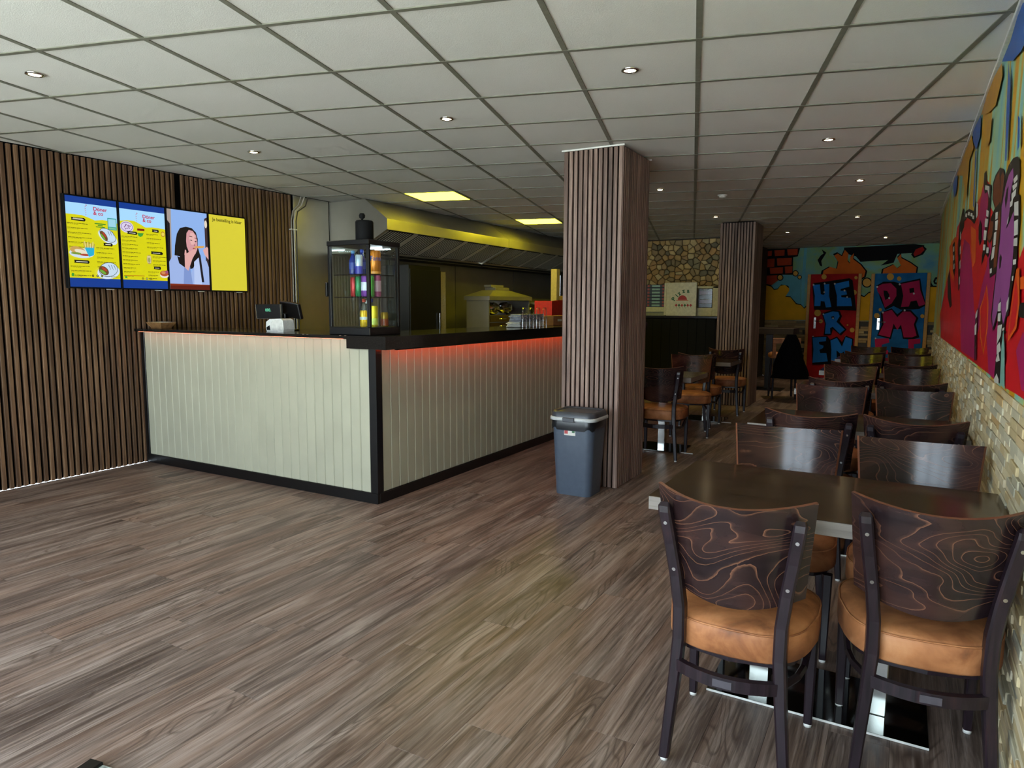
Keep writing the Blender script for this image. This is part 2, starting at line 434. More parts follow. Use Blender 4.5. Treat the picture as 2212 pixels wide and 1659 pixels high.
# ---- ceiling: 600 mm grid turned against the walls
TH = .26137; ux = Vector((cos(TH), sin(TH))); uy = Vector((-sin(TH), cos(TH)))
O = Vector((ux.x*-.6116+uy.x*2.7126, ux.y*-.6116+uy.y*2.7126)); SU = .6
def g2(u, v): return O + ux*(u*SU) + uy*(v*SU)
def clip(poly, rect):
    for ax, lim, sg in ((0, rect[0], 1), (0, rect[1], -1), (1, rect[2], 1), (1, rect[3], -1)):
        out = []
        for i in range(len(poly)):
            a, b = poly[i], poly[(i+1) % len(poly)]
            da, db = sg*(a[ax]-lim), sg*(b[ax]-lim)
            if da >= 0: out.append(a)
            if da*db < 0:
                t = da/(da-db); out.append((a[0]+(b[0]-a[0])*t, a[1]+(b[1]-a[1])*t))
        poly = out
        if len(poly) < 3: return None
    ar = abs(sum(poly[i][0]*poly[(i+1) % len(poly)][1]-poly[(i+1) % len(poly)][0]*poly[i][1] for i in range(len(poly))))/2
    return poly if ar > .0008 else None
RECTS = [(XL, XR, YF, YE), (XL, 1.4, YE, YS), (-2.5, 1.4, YS, YB)]
ceil = struct('ceiling', MB().box(XL, 1.4, YF, YB, CZ+.03, CZ+.2), M['whitep'])
LEDT = []
for c in ((-4.498, 6.314), (-4.568, 8.79)):
    d = Vector(c)-O; LEDT.append((math.floor(d.dot(ux)/SU), math.floor(d.dot(uy)/SU)))
tiles = []
for j in range(-26, 20):
    for k in range(-14, 30):
        if (j, k) in LEDT: continue
        e = .02
        q = [tuple(g2(j+e, k+e)), tuple(g2(j+1-e, k+e)), tuple(g2(j+1-e, k+1-e)), tuple(g2(j+e, k+1-e))]
        for r in RECTS:
            p = clip(q, r)
            if p: tiles.append(p)
def tdist(p):
    cx = sum(a[0] for a in p)/len(p); cy = sum(a[1] for a in p)/len(p)
    return cx*cx+cy*cy if cy > 1.0 else 1e6+cy*cy
tiles.sort(key=tdist); stuff = MB(); full = None
for i, p in enumerate(tiles):
    zb = CZ+.004
    if i < 290:
        cx = sum(a[0] for a in p)/len(p); cy = sum(a[1] for a in p)/len(p)
        b = MB().prism([(a[0]-cx, a[1]-cy, 0) for a in p], (0, 0, .016))
        obj('ceiling_tile', b, M['tile'], ceil, (cx, cy, zb))
    else: stuff.prism([(a[0], a[1], zb) for a in p], (0, 0, .016))
tag(obj('ceiling_tiles', stuff, M['tile'], ceil), kind='stuff')
hw = .0125/SU
for axis in (0, 1):
    for j in range(-26, 30):
        q = [g2(j-hw, -14), g2(j+hw, -14), g2(j+hw, 30), g2(j-hw, 30)] if axis == 0 else [g2(-26, j-hw), g2(20, j-hw), g2(20, j+hw), g2(-26, j+hw)]
        b = MB(); any_ = False
        for r in RECTS:
            p = clip([tuple(a) for a in q], r)
            if p: b.prism([(a[0], a[1], CZ-(.001 if axis else 0)) for a in p], (0, 0, .022)); any_ = True
        if any_: obj('grid_bar', b, M['tbar'], ceil)
# led panels set in the grid
for n_, (j, k) in enumerate(LEDT):
    a = [g2(j+e_, k+f_) for e_, f_ in ((.03,.03), (.97,.03), (.97,.97), (.03,.97))]; c = sum(a, Vector((0, 0)))/4
    t = thing('led_panel_light', ['yellowish square ceiling light panel nearest the front, above the counter', 'yellowish square ceiling light panel farther back, above the extractor hood side'][n_], 'ceiling light', (c.x, c.y, CZ), 0, None)
    obj('diffuser', MB().prism([(p.x-c.x, p.y-c.y, .003) for p in a], (0, 0, .008)), M['led_panel'], t)
    fr = MB()
    for i in range(4):
        p, q = a[i]-c, a[(i+1) % 4]-c; fr.prism([(p.x*1.03, p.y*1.03, -.001), (q.x*1.03, q.y*1.03, -.001), (q.x*.97, q.y*.97, -.001), (p.x*.97, p.y*.97, -.001)], (0, 0, .003))
    obj('frame', fr, M['white'], t)

# ---- left wall: walnut slats on black felt, then steel cladding
wl = MB(); wl.box(XL-.25, XL-.022, YF, 5.45, 0, CZ+.2); wl.box(XL-.25, XL-.004, 5.45, YS, 0, CZ+.2)
wall_left = struct('wall_left', wl, M['felt'])
SP = .0487; y = 5.44
full_m = MB().box(-.022, 0, 0, .0285, 0.0, CZ-.004, 0, .002).mesh('slat', M['slat'])
short_m = MB().box(-.022, 0, 0, .0285, 0.0, 2.24, 0, .002).mesh('slat', M['slat'])
ygap = at_x((382, 400), XL).y
while y-SP > .2:
    y -= SP
    obj('slat', short_m if abs(y+.016-ygap) < .035 else full_m, None, wall_left, (XL, y, 0))
for a, b in ((5.455, 5.985), (5.995, 7.05), (7.06, 8.55), (8.56, 10.3), (10.31, YS)):
    obj('steel_panel', MB().box(XL-.004, XL, a, b-.004, 0, CZ-.002, 0, .001), M['steel'], wall_left)

# ---- right wall: ledge stone below, mural above
wr = MB(); wr.box(XR, XR+.2, YF, YE, 0, CZ+.2); wall_right = struct('wall_right', wr, M['plaster'])
struct('trim_1', MB().box(XR-.025, XR-.003, YF, YE, CZ-.02, CZ-.002, 0, .002), M['white'])
ST_H = 1.1
strips = []; rng = random.Random(11); z = 0.0; RH = .0315; r_ = 0
while z < ST_H-.01:
    y = .9 - rng.random()*.3
    while y < YE-.001:
        L = rng.choice((.09, .12, .15, .18, .24)); y1 = min(y+L, YE)
        strips.append((y, y1, z, min(z+RH, ST_H), .004+rng.random()*.011)); y = y1
    z += RH
strips.sort(key=lambda s: (s[0] < 1.9, abs(s[0]-2.9)+ (0 if s[2] > .3 else .4)))
stuff = MB()
for i, (y0, y1, z0, z1, d) in enumerate(strips):
    if i < 298:
        obj('stone_strip', MB().box(-d, .003, .001, y1-y0-.001, .001, z1-z0-.001, 0, .0025), M['strip'], wall_right, (XR, y0, z0))
    else: stuff.box(XR-d, XR+.003, y0+.001, y1-.001, z0+.001, z1-.001, 0, .0025)
tag(obj('stone_strips', stuff, M['strips'], wall_right), kind='stuff')

MU = {k: plain('mural_'+k, v, .4, var=.05, scale=4) for k, v in dict(red='d0121e', crimson='a81258', darkred='7d0d1e', orange='e25a14', brown='6d2f12', purple='964a8c', black='0c0b0e', white='d6d3c8', blue='0f57a8', teal='7fb0a2', yellow='c48a14', pink='a81c58').items()}
M['mural'] = mural_bg('mural_ground_paint', [(.25, '3f86a8'), (.36, '86c0b8'), (.45, 'aac68a'), (.5, 'd0a024'), (.57, 'd29416'), (.62, 'b4c47c'), (.72, '96c6c4'), (.85, '2f78b4')], (1, 2.6, .42), 1.0)
XM = XR
gb = MB().box(XM-.004, XM, YF, YE, ST_H, CZ-.002); obj('mural_ground', gb, M['mural'], wall_right)
lay = [0]
def paint_r(pts, col, ox=2000, oy=340, s=3.189, name='painted_shape'):
    lay[0] += 1; xx = XM-.0045-.00012*lay[0]
    P = []
    for c in pts:
        p = at_x((ox+c[0]/s, oy+c[1]/s), XR-.006); p.x = xx; p.y = min(p.y, YE-.002); p.z = max(ST_H, min(CZ-.004, p.z)); P.append(p)
    obj(name, MB().prism(P, (.0002, 0, 0)), MU[col], wall_right)
# mural shapes, traced on the wall itself
paint_r([(97,1300),(97,1080),(140,860),(190,650),(215,480),(235,440),(250,400),(268,400),(300,415),(330,440),(345,330),(375,270),(405,130),(440,190),(440,330),(470,400),(500,300),(600,200),(640,700),(676,600),(720,640),(760,1200),(760,1740),(676,1670),(560,1590)], 'red')
paint_r([(232,800),(262,560),(300,600),(320,830),(330,1050),(345,1100),(345,1400),(240,1330)], 'crimson')
paint_r([(362,430),(375,300),(410,150),(425,240),(425,360),(395,560),(372,600)], 'crimson')
paint_r([(345,1100),(380,900),(420,740),(435,560),(470,700),(440,900),(425,1000),(380,1080),(360,1200)], 'crimson')
paint_r([(400,900),(430,830),(480,760),(470,1080),(500,1160),(500,1400),(470,1530),(430,1490)], 'crimson')
paint_r([(160,620),(190,560),(215,540),(208,700),(190,860),(170,800)], 'orange')
paint_r([(310,470),(345,500),(340,720),(322,760),(312,640)], 'orange')
paint_r([(370,1040),(395,970),(420,870),(430,1000),(425,1180),(395,1360),(372,1240)], 'orange')
paint_r([(376,1050),(395,990),(415,900),(422,1000),(418,1170),(395,1330),(378,1230)], 'red')
paint_r([(230,470),(255,350),(266,360),(262,480),(240,540),(232,900),(222,920),(222,600)], 'black')
for a in ((236,520),(234,620),(232,720),(228,830)): paint_r([(a[0],a[1]),(a[0]+6,a[1]-14),(a[0]+6,a[1]+40),(a[0],a[1]+50)], 'white')
paint_r([(150,830),(163,780),(168,850),(178,1020),(166,1040),(150,960)], 'black')
paint_r([(185,600),(200,580),(203,760),(196,820),(186,780)], 'black')
for a in ((188,620),(188,680),(190,740)): paint_r([(a[0],a[1]),(a[0]+8,a[1]-10),(a[0]+8,a[1]+25),(a[0],a[1]+32)], 'white')
paint_r([(262,420),(275,370),(300,355),(330,370),(345,300),(362,330),(352,410),(335,460),(310,430),(285,415),(268,440)], 'black')
for a in ((275,385),(293,375),(312,382),(324,400)): paint_r([(a[0],a[1]),(a[0]+11,a[1]+2),(a[0]+9,a[1]+26),(a[0]-3,a[1]+22)], 'white')
paint_r([(350,310),(360,320),(358,400),(350,420)], 'white')
paint_r([(405,110),(418,90),(424,180),(455,190),(448,330),(442,420),(425,520),(420,600),(440,640),(430,690),(410,660),(385,740),(388,680),(400,620),(412,480),(432,330),(430,230),(410,250),(400,200)], 'black')
for a in ([(412,190),(440,200),(440,280),(428,225),(410,222)],[(420,360),(436,370),(432,410),(418,405)],[(412,420),(432,425),(426,480),(408,480)],[(404,500),(422,505),(416,570),(400,570)],[(398,600),(414,600),(410,640),(396,640)],[(422,620),(436,620),(434,660),(420,660)]): paint_r(a, 'white')
paint_r([(368,470),(378,430),(386,470),(384,560),(374,610),(366,560)], 'black')
paint_r([(466,180),(485,120),(515,70),(540,80),(548,120),(545,210),(530,330),(525,440),(512,560),(502,640),(495,780),(480,800),(445,830),(440,700),(455,650),(462,560),(440,590),(425,560),(440,500),(450,420),(480,350),(462,290)], 'black')
paint_r([(472,190),(490,130),(512,95),(518,300),(500,330),(482,350),(468,280)], 'brown')
paint_r([(522,130),(536,95),(544,130),(536,220),(522,330),(516,300)], 'brown')
paint_r([(436,520),(452,440),(470,440),(462,540),(440,580),(428,550)], 'brown')
paint_r([(505,400),(520,350),(518,480),(502,600),(492,750),(470,770),(478,650),(492,500)], 'brown')
for a in ([(486,380),(502,375),(500,420),(484,430)],[(484,440),(502,430),(498,500),(482,500)],[(476,520),(492,510),(486,600),(470,610)],[(466,620),(482,610),(474,690),(454,710)],[(447,770),(460,762),(460,795),(447,800)]): paint_r(a, 'white')
paint_r([(545,190),(560,110),(580,50),(610,5),(640,-8),(655,20),(655,120),(640,250),(655,260),(655,430),(640,600),(632,760),(620,790),(600,900),(575,1090),(560,1100),(545,1190),(560,1200),(540,1220),(525,1560),(485,1540),(478,1500),(500,1300),(505,1080),(470,1200),(455,1100),(470,960),(500,700),(515,520),(535,330)], 'black')
paint_r([(610,70),(580,120),(555,210),(530,340),(527,440),(520,560),(505,700),(480,930),(462,1100),(470,1170),(500,1060),(522,960),(530,1080),(540,1150),(560,1080),(590,850),(604,740),(616,560),(614,370),(570,480),(562,490),(585,370),(590,260),(612,130)], 'purple')
paint_r([(552,290),(565,220),(578,195),(572,280),(558,350)], 'black')
paint_r([(515,690),(525,665),(532,690),(522,760),(514,770)], 'black')
for a in ([(612,150),(640,115),(642,150),(618,180)],[(606,195),(640,170),(636,200),(610,230)],[(600,250),(632,215),(628,260),(600,300)],[(590,310),(610,280),(606,330),(588,345)],[(620,310),(648,300),(648,400),(620,400)],[(620,440),(646,425),(644,530),(618,540)],[(616,560),(642,550),(640,610),(614,610)],[(612,705),(634,700),(632,735),(612,740)],[(606,820),(616,815),(612,850),(604,850)],[(568,1000),(584,960),(578,1040),(564,1070)],[(510,1010),(528,995),(526,1060),(506,1060)],[(508,1075),(528,1070),(524,1130),(506,1130)],[(506,1160),(536,1150),(528,1230),(500,1290)],[(500,1300),(520,1270),(530,1330),(500,1360)],[(492,1400),(512,1340),(522,1400),(500,1410)],[(480,1530),(500,1490),(514,1530),(512,1560),(484,1550)],[(540,1180),(554,1170),(552,1190),(540,1195)],[(575,430),(585,405),(580,450),(570,465)]): paint_r(a, 'white')
paint_r([(524,1560),(535,1300),(548,1190),(556,1300),(556,1600)], 'teal')
paint_r([(345,1250),(352,1090),(362,1050),(372,1030),(362,1090),(356,1200),(352,1400),(345,1400)], 'black')
for a in ([(352,1080),(366,1050),(362,1100),(352,1110)],[(346,1160),(360,1140),(357,1220),(346,1225)]): paint_r(a, 'white')
for a in ([(580,1270),(600,1060),(640,770),(660,760),(662,1000),(640,1180),(600,1240)],[(668,830),(720,800),(720,900),(668,910)]): paint_r(a, 'orange')
paint_r([(588,1230),(606,1070),(638,830),(648,900),(652,1000),(632,1160),(604,1210)], 'red')
paint_r([(566,1440),(600,1300),(640,1240),(676,1150),(720,1150),(740,1720),(676,1650),(566,1590)], 'red')
paint_r([(640,1330),(690,1200),(740,1300),(740,1650),(676,1600)], 'pink')
paint_r([(660,1030),(676,1000),(700,1000),(700,1110),(660,1100)], 'black')
for q, c in (([(465,0),(420,160),(385,245),(430,240),(465,200),(500,120),(500,0)], 'blue'), ([(300,458),(266,520),(268,560),(280,600),(296,540)], 'blue'), ([(412,250),(420,330),(414,470),(404,640),(398,640),(404,440)], 'blue'), ([(185,730),(205,690),(200,760),(190,790)], 'blue'), ([(385,250),(340,330),(300,458),(330,450),(360,420),(388,300)], 'yellow'), ([(262,540),(240,590),(200,700),(225,700),(240,800),(252,640),(270,590)], 'yellow'), ([(330,480),(345,470),(336,560),(322,590),(318,520)], 'yellow'), ([(452,460),(460,470),(458,580),(450,600)], 'blue'), ([(278,600),(282,600),(272,830),(268,820)], 'blue')):
    paint_r(q, c, 1960, 0, 1.845)

# ---- far walls
wk = MB(); wk.box(XL, -2.5, YS, YS+.2, 0, CZ+.2); wall_kitchen = struct('wall_kitchen', wk, M['plaster'])
obj('mortar_bed', MB().box(-4.36, -2.5, YS-.004, YS, 1.14, CZ-.004), M['mortar'], wall_kitchen)
struct('wall_side', MB().box(-2.7, -2.5, YS+.2, YB, 0, CZ+.2), M['plaster'])
wb = MB(); wb.box(-2.7, 1.6, YB, YB+.2, 0, CZ+.2); wall_back = struct('wall_back', wb, M['plaster'])
struct('wall_alcove', MB().box(1.4, 1.6, YE, YB, 0, CZ+.2).box(XR+.2, 1.4, YE-.2, YE, 0, CZ+.2), M['plaster'])
# rubble wall: every stone a polygon of its own (voronoi cells)
rng = random.Random(5); rx0, rx1, rz0, rz1 = -4.35, -2.5, 1.15, CZ-.01
pts = []; nx, nz = 17, 16
for i in range(nx):
    for k in range(nz):
        pts.append((rx0+(i+.5+.42*(rng.random()*2-1)+(.5 if k % 2 else 0)*.6)*(rx1-rx0)/nx, rz0+(k+.5+.42*(rng.random()*2-1))*(rz1-rz0)/nz))
for a in pts:
    cell = [(rx0, rz0), (rx1, rz0), (rx1, rz1), (rx0, rz1)]
    for b in pts:
        if b is a or abs(a[0]-b[0]) > .45 or abs(a[1]-b[1]) > .4: continue
        mx, mz = (a[0]+b[0])/2, (a[1]+b[1])/2; nx_, nz_ = b[0]-a[0], b[1]-a[1]; out = []
        for i in range(len(cell)):
            p, q = cell[i], cell[(i+1) % len(cell)]
            dp = (p[0]-mx)*nx_+(p[1]-mz)*nz_; dq = (q[0]-mx)*nx_+(q[1]-mz)*nz_
            if dp <= 0: out.append(p)
            if dp*dq < 0: t_ = dp/(dp-dq); out.append((p[0]+(q[0]-p[0])*t_, p[1]+(q[1]-p[1])*t_))
        cell = out
        if len(cell) < 3: break
    if len(cell) < 3: continue
    cx = sum(p[0] for p in cell)/len(cell); cz = sum(p[1] for p in cell)/len(cell)
    d = .012+.012*rng.random(); n = len(cell)
    L0 = [((p[0]-cx)*.93, 0, (p[1]-cz)*.93) for p in cell]; L1 = [((p[0]-cx)*.9, -d, (p[1]-cz)*.9) for p in cell]; L2 = [((p[0]-cx)*.72, -d-.008, (p[1]-cz)*.72) for p in cell]
    b = MB().add(L0+L1+L2, [(i, (i+1) % n, n+(i+1) % n, n+i) for i in range(n)]+[(n+i, n+(i+1) % n, 2*n+(i+1) % n, 2*n+i) for i in range(n)]+[[2*n+i for i in range(n)]], 0, False)
    obj('stone', b, M['rock'], wall_kitchen, (cx, YS-.004, cz), fix=True)
# back wall: painted ground, ledge strips, paint
MU2 = {k: plain('back_mural_'+k, v, .7, var=.06, scale=3, spec=.15) for k, v in dict(yellow='e8ae20', orange='d96a22', red='ad221c', black='08080a', blue='2484dc', crimson='b82350', bub='dca84a', teal='66b0bd', white='cfd0cc', brick='b0401f').items()}
M['mural_b'] = mural_bg('back_mural_ground_paint', [(.3, '3c8aa6'), (.45, '659f78'), (.55, '7aa04e'), (.65, '5fa8a4'), (.8, '357eba')], (1.1, 1, 1.1), .6, 1.2)
obj('mural_ground', MB().box(-2.5, 1.4, YB-.004, YB, 1.13, CZ-.002), M['mural_b'], wall_back)
sb = MB(); rng = random.Random(9); z = 0
while z < 1.13:
    x = -2.5
    while x < 1.4:
        L = .12+.3*rng.random(); x1 = min(x+L, 1.4)
        if not (-1.73 < (x+x1)/2 < -.75 or -.6 < (x+x1)/2 < .39): sb.box(x+.001, x1-.001, YB-.006-.02*rng.random(), YB, z+.001, min(z+.045, 1.14)-.001, 0, .003)
        x = x1
    z += .045
tag(obj('stone_strips', sb, M['strips_b'], wall_back), kind='stuff')
layb = [0]
def bpt(c, y): return at_y((1620+c[0]/5.027, 500+c[1]/5.027), y)
def paint_b(pts, col, parent=None, base=YB-.0045, name='painted_shape'):
    layb[0] += 1; y = base-.00025*(layb[0] % 60+1); P = []
    for c in pts:
        p = bpt(c, base); p.y = y; p.z = min(p.z, CZ-.004); P.append(p)
    obj(name, MB().prism(P, (0, .0004, 0)), MU2[col], parent or wall_back)
for q in ([(140,575),(230,600),(260,635),(300,630),(330,590),(380,580),(430,620),(420,680),(380,710),(440,715),(500,790),(555,800),(590,840),(650,780),(690,780),(690,960),(140,960)],
          [(1160,680),(1240,715),(1290,670),(1370,655),(1370,968),(1150,968)], [(1900,600),(2060,605),(2060,985),(1880,985)]):
    g_ = [(c[0], c[1]-14) for c in q]; g_[0] = (g_[0][0], g_[0][1]); paint_b(g_, 'black'); paint_b(q, 'yellow')
paint_b([(150,185),(545,178),(520,270),(470,280),(465,470),(330,470),(300,520),(230,590),(150,575)], 'black')
for q in ((172,215,240,265), (265,205,378,262), (405,193,520,255), (172,300,268,385), (292,292,455,365), (215,395,360,455), (378,382,462,450)):
    paint_b([(q[0],q[1]),(q[2],q[1]-6),(q[2]-4,q[3]),(q[0]+6,q[3]+6)], 'brick')
paint_b([(172,480),(300,475),(320,520),(240,580),(172,570)], 'brick')
paint_b([(250,590),(330,520),(360,470),(460,475),(550,520),(550,790),(510,780),(440,705),(390,700),(430,640),(420,590),(340,575),(300,620),(262,625)], 'teal')
paint_b([(590,178),(620,178),(600,500),(590,830),(556,790),(560,560)], 'teal')
for c in ((1270,555,56,44), (495,455,34,25), (540,497,24,17), (328,500,36,26)):
    paint_b(circ(*c[:3]), 'black'); paint_b(circ(c[0], c[1], c[3]), 'bub')
F1 = [(790,470),(800,425),(870,385),(945,405),(960,330),(915,260),(955,240),(1000,270),(1030,200),(1070,240),(1060,320),(1085,350),(1090,280),(1130,235),(1120,300),(1200,360),(1255,430),(1240,490),(1190,520),(1180,470)]
F2 = [(1440,460),(1450,410),(1560,360),(1600,400),(1640,370),(1600,290),(1640,245),(1645,290),(1740,340),(1810,390),(1800,460)]
paint_b([(1020,175),(1780,135),(1900,150),(1790,230),(1600,245),(1560,340),(1420,370),(1500,310),(1200,330),(1150,270),(1040,240)], 'black')
for f_ in (F1, F2):
    cx = sum(p[0] for p in f_)/len(f_); cy = sum(p[1] for p in f_)/len(f_)
    paint_b([(cx+(p[0]-cx)*1.09, cy+(p[1]-cy)*1.09-6) for p in f_], 'black'); paint_b(f_, 'orange')
paint_b([(780,195),(830,230),(800,280),(775,320),(785,380),(760,370),(735,310),(770,260),(800,240)], 'black')
paint_b([(1750,250),(1790,190),(1880,150),(1920,190),(1880,250),(1780,290)], 'black'); paint_b([(1775,245),(1800,195),(1875,165),(1895,200),(1850,245),(1790,270)], 'red')
paint_b([(1925,515),(1965,510),(1970,560),(1990,590),(1975,600),(1945,560),(1930,600)], 'black')
paint_b([(1990,540),(2010,500),(2050,490),(2050,510),(2020,520),(2010,550),(2050,560),(2050,580),(2000,570)], 'black')
for n_, (x0, x1, zt, colm, hx) in enumerate(((-1.658, -.819, 2.045, 'red', at_y((1760,697), YB-.05).x), (-.536, .313, 2.04, 'blue', at_y((1897,700), YB-.05).x))):
    d = struct('door_%d' % (n_+1), MB().box(x0, x1, YB-.045, YB-.005, .005, zt, 0, .003), plain('door_paint_%s' % colm, ('b81e20', '1f6aa2')[n_], .7, var=.12, scale=4, spec=.15))
    fr = MB(); fr.box(x0-.06, x0-.002, YB-.06, YB, 0, zt+.0, 0, .004); fr.box(x1+.002, x1+.06, YB-.06, YB, 0, zt, 0, .004)
    obj('door_frame', fr, plain('door_frame_paint', 'cf9530', .5), d)
    h = MB().box(hx-.022, hx+.022, YB-.053, YB-.045, .98, 1.2, 0, .002); hn = obj('door_handle', h, M['chrome'], d)
    obj('lever', MB().tube([(hx, YB-.05, 1.13), (hx, YB-.1, 1.13), (hx+.12, YB-.1, 1.125)], .009, 8), M['chrome'], hn)
    base = YB-.0455
    if n_ == 0:
        for c in ((735,885,36), (770,975,22), (1110,1070,26), (805,492,28), (1152,502,18), (1132,662,28), (1060,1015,9)): paint_b(circ(*c), 'bub', d, base, 'painted_dot')
        paint_b([(690,560),(860,540),(915,530),(1080,508),(1115,530),(1140,720),(1155,860),(1000,855),(695,850),(680,600)], 'black', d, base)
        paint_b([(780,890),(900,850),(975,860),(1000,920),(975,980),(1050,1065),(990,1130),(900,1060),(885,1125),(800,1130),(815,1000)], 'black', d, base)
        paint_b([(672,1145),(840,1135),(870,1175),(945,1140),(1000,1200),(1040,1130),(1125,1165),(1115,1440),(680,1445)], 'black', d, base)
        for q in ([(685,580),(760,575),(770,680),(800,690),(812,675),(805,575),(862,570),(860,700),(885,820),(825,825),(810,760),(770,755),(765,810),(700,810),(705,700)],
                  [(915,570),(1075,535),(1080,600),(985,625),(985,645),(1045,640),(1055,685),(990,695),(995,715),(1095,720),(1110,810),(945,812),(945,700)],
                  [(795,900),(900,868),(960,875),(975,920),(940,980),(1030,1065),(975,1110),(900,1035),(870,1050),(875,1110),(815,1110),(825,1000)],
                  [(680,1150),(830,1145),(825,1190),(750,1200),(755,1225),(800,1240),(795,1265),(755,1285),(765,1320),(830,1320),(845,1410),(680,1425),(690,1280)],
                  [(875,1185),(945,1155),(1000,1250),(1040,1145),(1110,1170),(1090,1420),(1020,1420),(1025,1300),(985,1330),(940,1290),(945,1420),(880,1420),(885,1280)]):
            paint_b(q, 'blue', d, base, 'letter')
        paint_b([(882,925),(912,918),(918,945),(895,955)], 'black', d, base)
        for c in ((692,580,10), (812,566,10), (922,568,10), (1028,642,10), (1056,712,9), (808,660,9), (798,898,9), (903,942,9), (686,1142,10), (880,1183,10), (1040,1140,10), (785,1265,8)): paint_b(circ(*c, 8), 'white', d, base, 'painted_dot')
    else:
        for c in ((1525,492,38), (1620,512,24), (1378,915,30), (1415,850,18), (1872,920,22)): paint_b(circ(*c), 'bub', d, base, 'painted_dot')
        paint_b([(1370,590),(1450,545),(1560,545),(1620,560),(1850,510),(1870,640),(1915,800),(1840,840),(1740,850),(1640,850),(1560,810),(1470,855),(1420,740)], 'black', d, base)
        paint_b([(1420,880),(1540,835),(1600,900),(1660,850),(1750,855),(1830,940),(1800,1010),(1840,1150),(1760,1175),(1660,1165),(1640,1060),(1560,1060),(1530,1170),(1380,1130),(1430,1010)], 'black', d, base)
        for q in ([(1375,600),(1440,570),(1530,560),(1590,620),(1590,700),(1540,780),(1465,830),(1430,720),(1385,650)],
                  [(1640,570),(1840,530),(1850,640),(1905,790),(1835,815),(1810,750),(1745,760),(1725,815),(1640,820),(1665,700)],
                  [(1440,880),(1540,850),(1600,930),(1660,870),(1740,870),(1805,940),(1780,1010),(1810,1130),(1760,1150),(1670,1150),(1640,1010),(1600,1070),(1560,1000),(1520,1150),(1395,1120),(1450,1010)],
                  [(1355,1165),(1505,1160),(1515,1205),(1430,1230),(1435,1290),(1500,1290),(1500,1330),(1435,1340),(1440,1400),(1510,1400),(1515,1450),(1372,1450)],
                  [(1720,1170),(1850,1165),(1850,1215),(1780,1225),(1780,1270),(1850,1290),(1855,1440),(1720,1450),(1720,1400),(1790,1390),(1790,1350),(1720,1320)]):
            paint_b(q, 'crimson', d, base, 'letter')
        for q in ([(1450,640),(1490,645),(1515,690),(1500,730),(1470,745),(1455,690)], [(1730,620),(1780,610),(1785,660),(1735,670)]): paint_b(q, 'black', d, base)
        for c in ((1382,602,11), (1512,724,11), (1626,574,11), (1780,674,11), (1443,880,11), (1680,856,11), (1364,1160,9)): paint_b(circ(*c, 8), 'white', d, base, 'painted_dot')

# ---- shop front behind the camera
wf = MB(); wf.box(XL, XR, YF-.15, YF, 2.46, CZ+.2); wf.box(XL, XR, YF-.15, YF, -.15, .12)
edges = [XL] + [v for ab in WINS for v in ab] + [XR]
for i in range(0, len(edges), 2): wf.box(edges[i], edges[i+1], YF-.15, YF, .12, 2.46)
struct('wall_front', wf, M['black'])

# ================================================================== PILLARS
ps = MB().box(0, .028, -.018, 0, 0.004, CZ-.012, 0, .002).mesh('slat', M['slat_p'])
def pillar(x0, x1, y0, y1, label, trim=True):
    t = thing('pillar', label, 'pillar', ((x0+x1)/2, (y0+y1)/2, 0))
    a, b = (x1-x0)/2, (y1-y0)/2
    obj('core', MB().box(-a+.018, a-.018, -b+.018, b-.018, 0, CZ-.001), M['felt'], t)
    for side in range(4):
        L = 2*a if side in (0, 2) else 2*b; n = round(L/.04); pit = L/n
        for i in range(n):
            o = obj('slat', ps, None, t); q = -L/2+pit*i+(pit-.028)/2
            if side == 0: o.location = (q, -b+.018, 0)
            elif side == 1: o.location = (a-.018, q, 0); o.rotation_euler = (0, 0, pi/2)
            elif side == 2: o.location = (-q, b-.018, 0); o.rotation_euler = (0, 0, pi)
            else: o.location = (-a+.018, -q, 0); o.rotation_euler = (0, 0, -pi/2)
    if trim:
        tr = MB(); 
        tr.box(-a-.012, a+.012, -b-.014, -b+.001, CZ-.012, CZ-.001); tr.box(-a-.012, a+.012, b-.001, b+.014, CZ-.012, CZ-.001)
        obj('ceiling_trim', tr, M['white'], t)
    return t
pillar(-2.332, -1.853, 4.905, 5.51, 'slatted walnut pillar behind the waste bin, at the counter end')
pillar(-2.325, -1.85, 10.02, 10.62, 'slatted grey-brown pillar in the dim back, right of the rubble stone wall', False)

# ================================================================== COUNTER
ct = thing('service_counter', 'L-shaped service counter clad in cream boards under a black stone top', 'counter', (-3.155, 3.66, 0))
cx, cy = -3.155, 3.66; CYE = 9.0
obj('carcass', MB().box(XL+.002-cx, -.02, .02, .5, .0, 1.09).box(-.5, -.02, .5, CYE-cy, 0, 1.09), M['black'], ct)
kb = MB().box(XL+.002-cx, .004, -.006, .02, 0, .075, 0, .002); kb.box(-.02, .006, .02, CYE-cy, 0, .075, 0, .002)
obj('plinth', kb, M['blackg'], ct)
obj('corner_post', MB().box(-.06, .005, -.005, .06, .076, 1.097, 0, .002), M['blackg'], ct)
obj('end_post', MB().box(XL+.002-cx, XL+.05-cx, -.005, .02, .076, 1.16, 0, .002), M['blackg'], ct)
x = -.0605; n = 29; wlen = (x-(XL+.052-cx))/n
bm_ = MB().box(.001, wlen-.001, -.001, .018, .076, 1.0965, 0, .0045).mesh('cladding_board', M['cream'])
bmt = MB().box(.001, wlen-.001, -.001, .018, .076, 1.162, 0, .0045).mesh('cladding_board', M['cream'])
for i in range(n):
    xx = x-(i+1)*wlen
    obj('cladding_board', bmt if xx+wlen < -.20 else bm_, None, ct, (xx, 0, 0))
n = 57; wl_ = (CYE-cy-.061)/n
bs = MB().box(-.018, .001, .0008, wl_-.0008, .076, 1.0965, 0, .0055).mesh('cladding_board', M['cream'])
for i in range(n): obj('cladding_board', bs, None, ct, (0, .0605+i*wl_, 0))
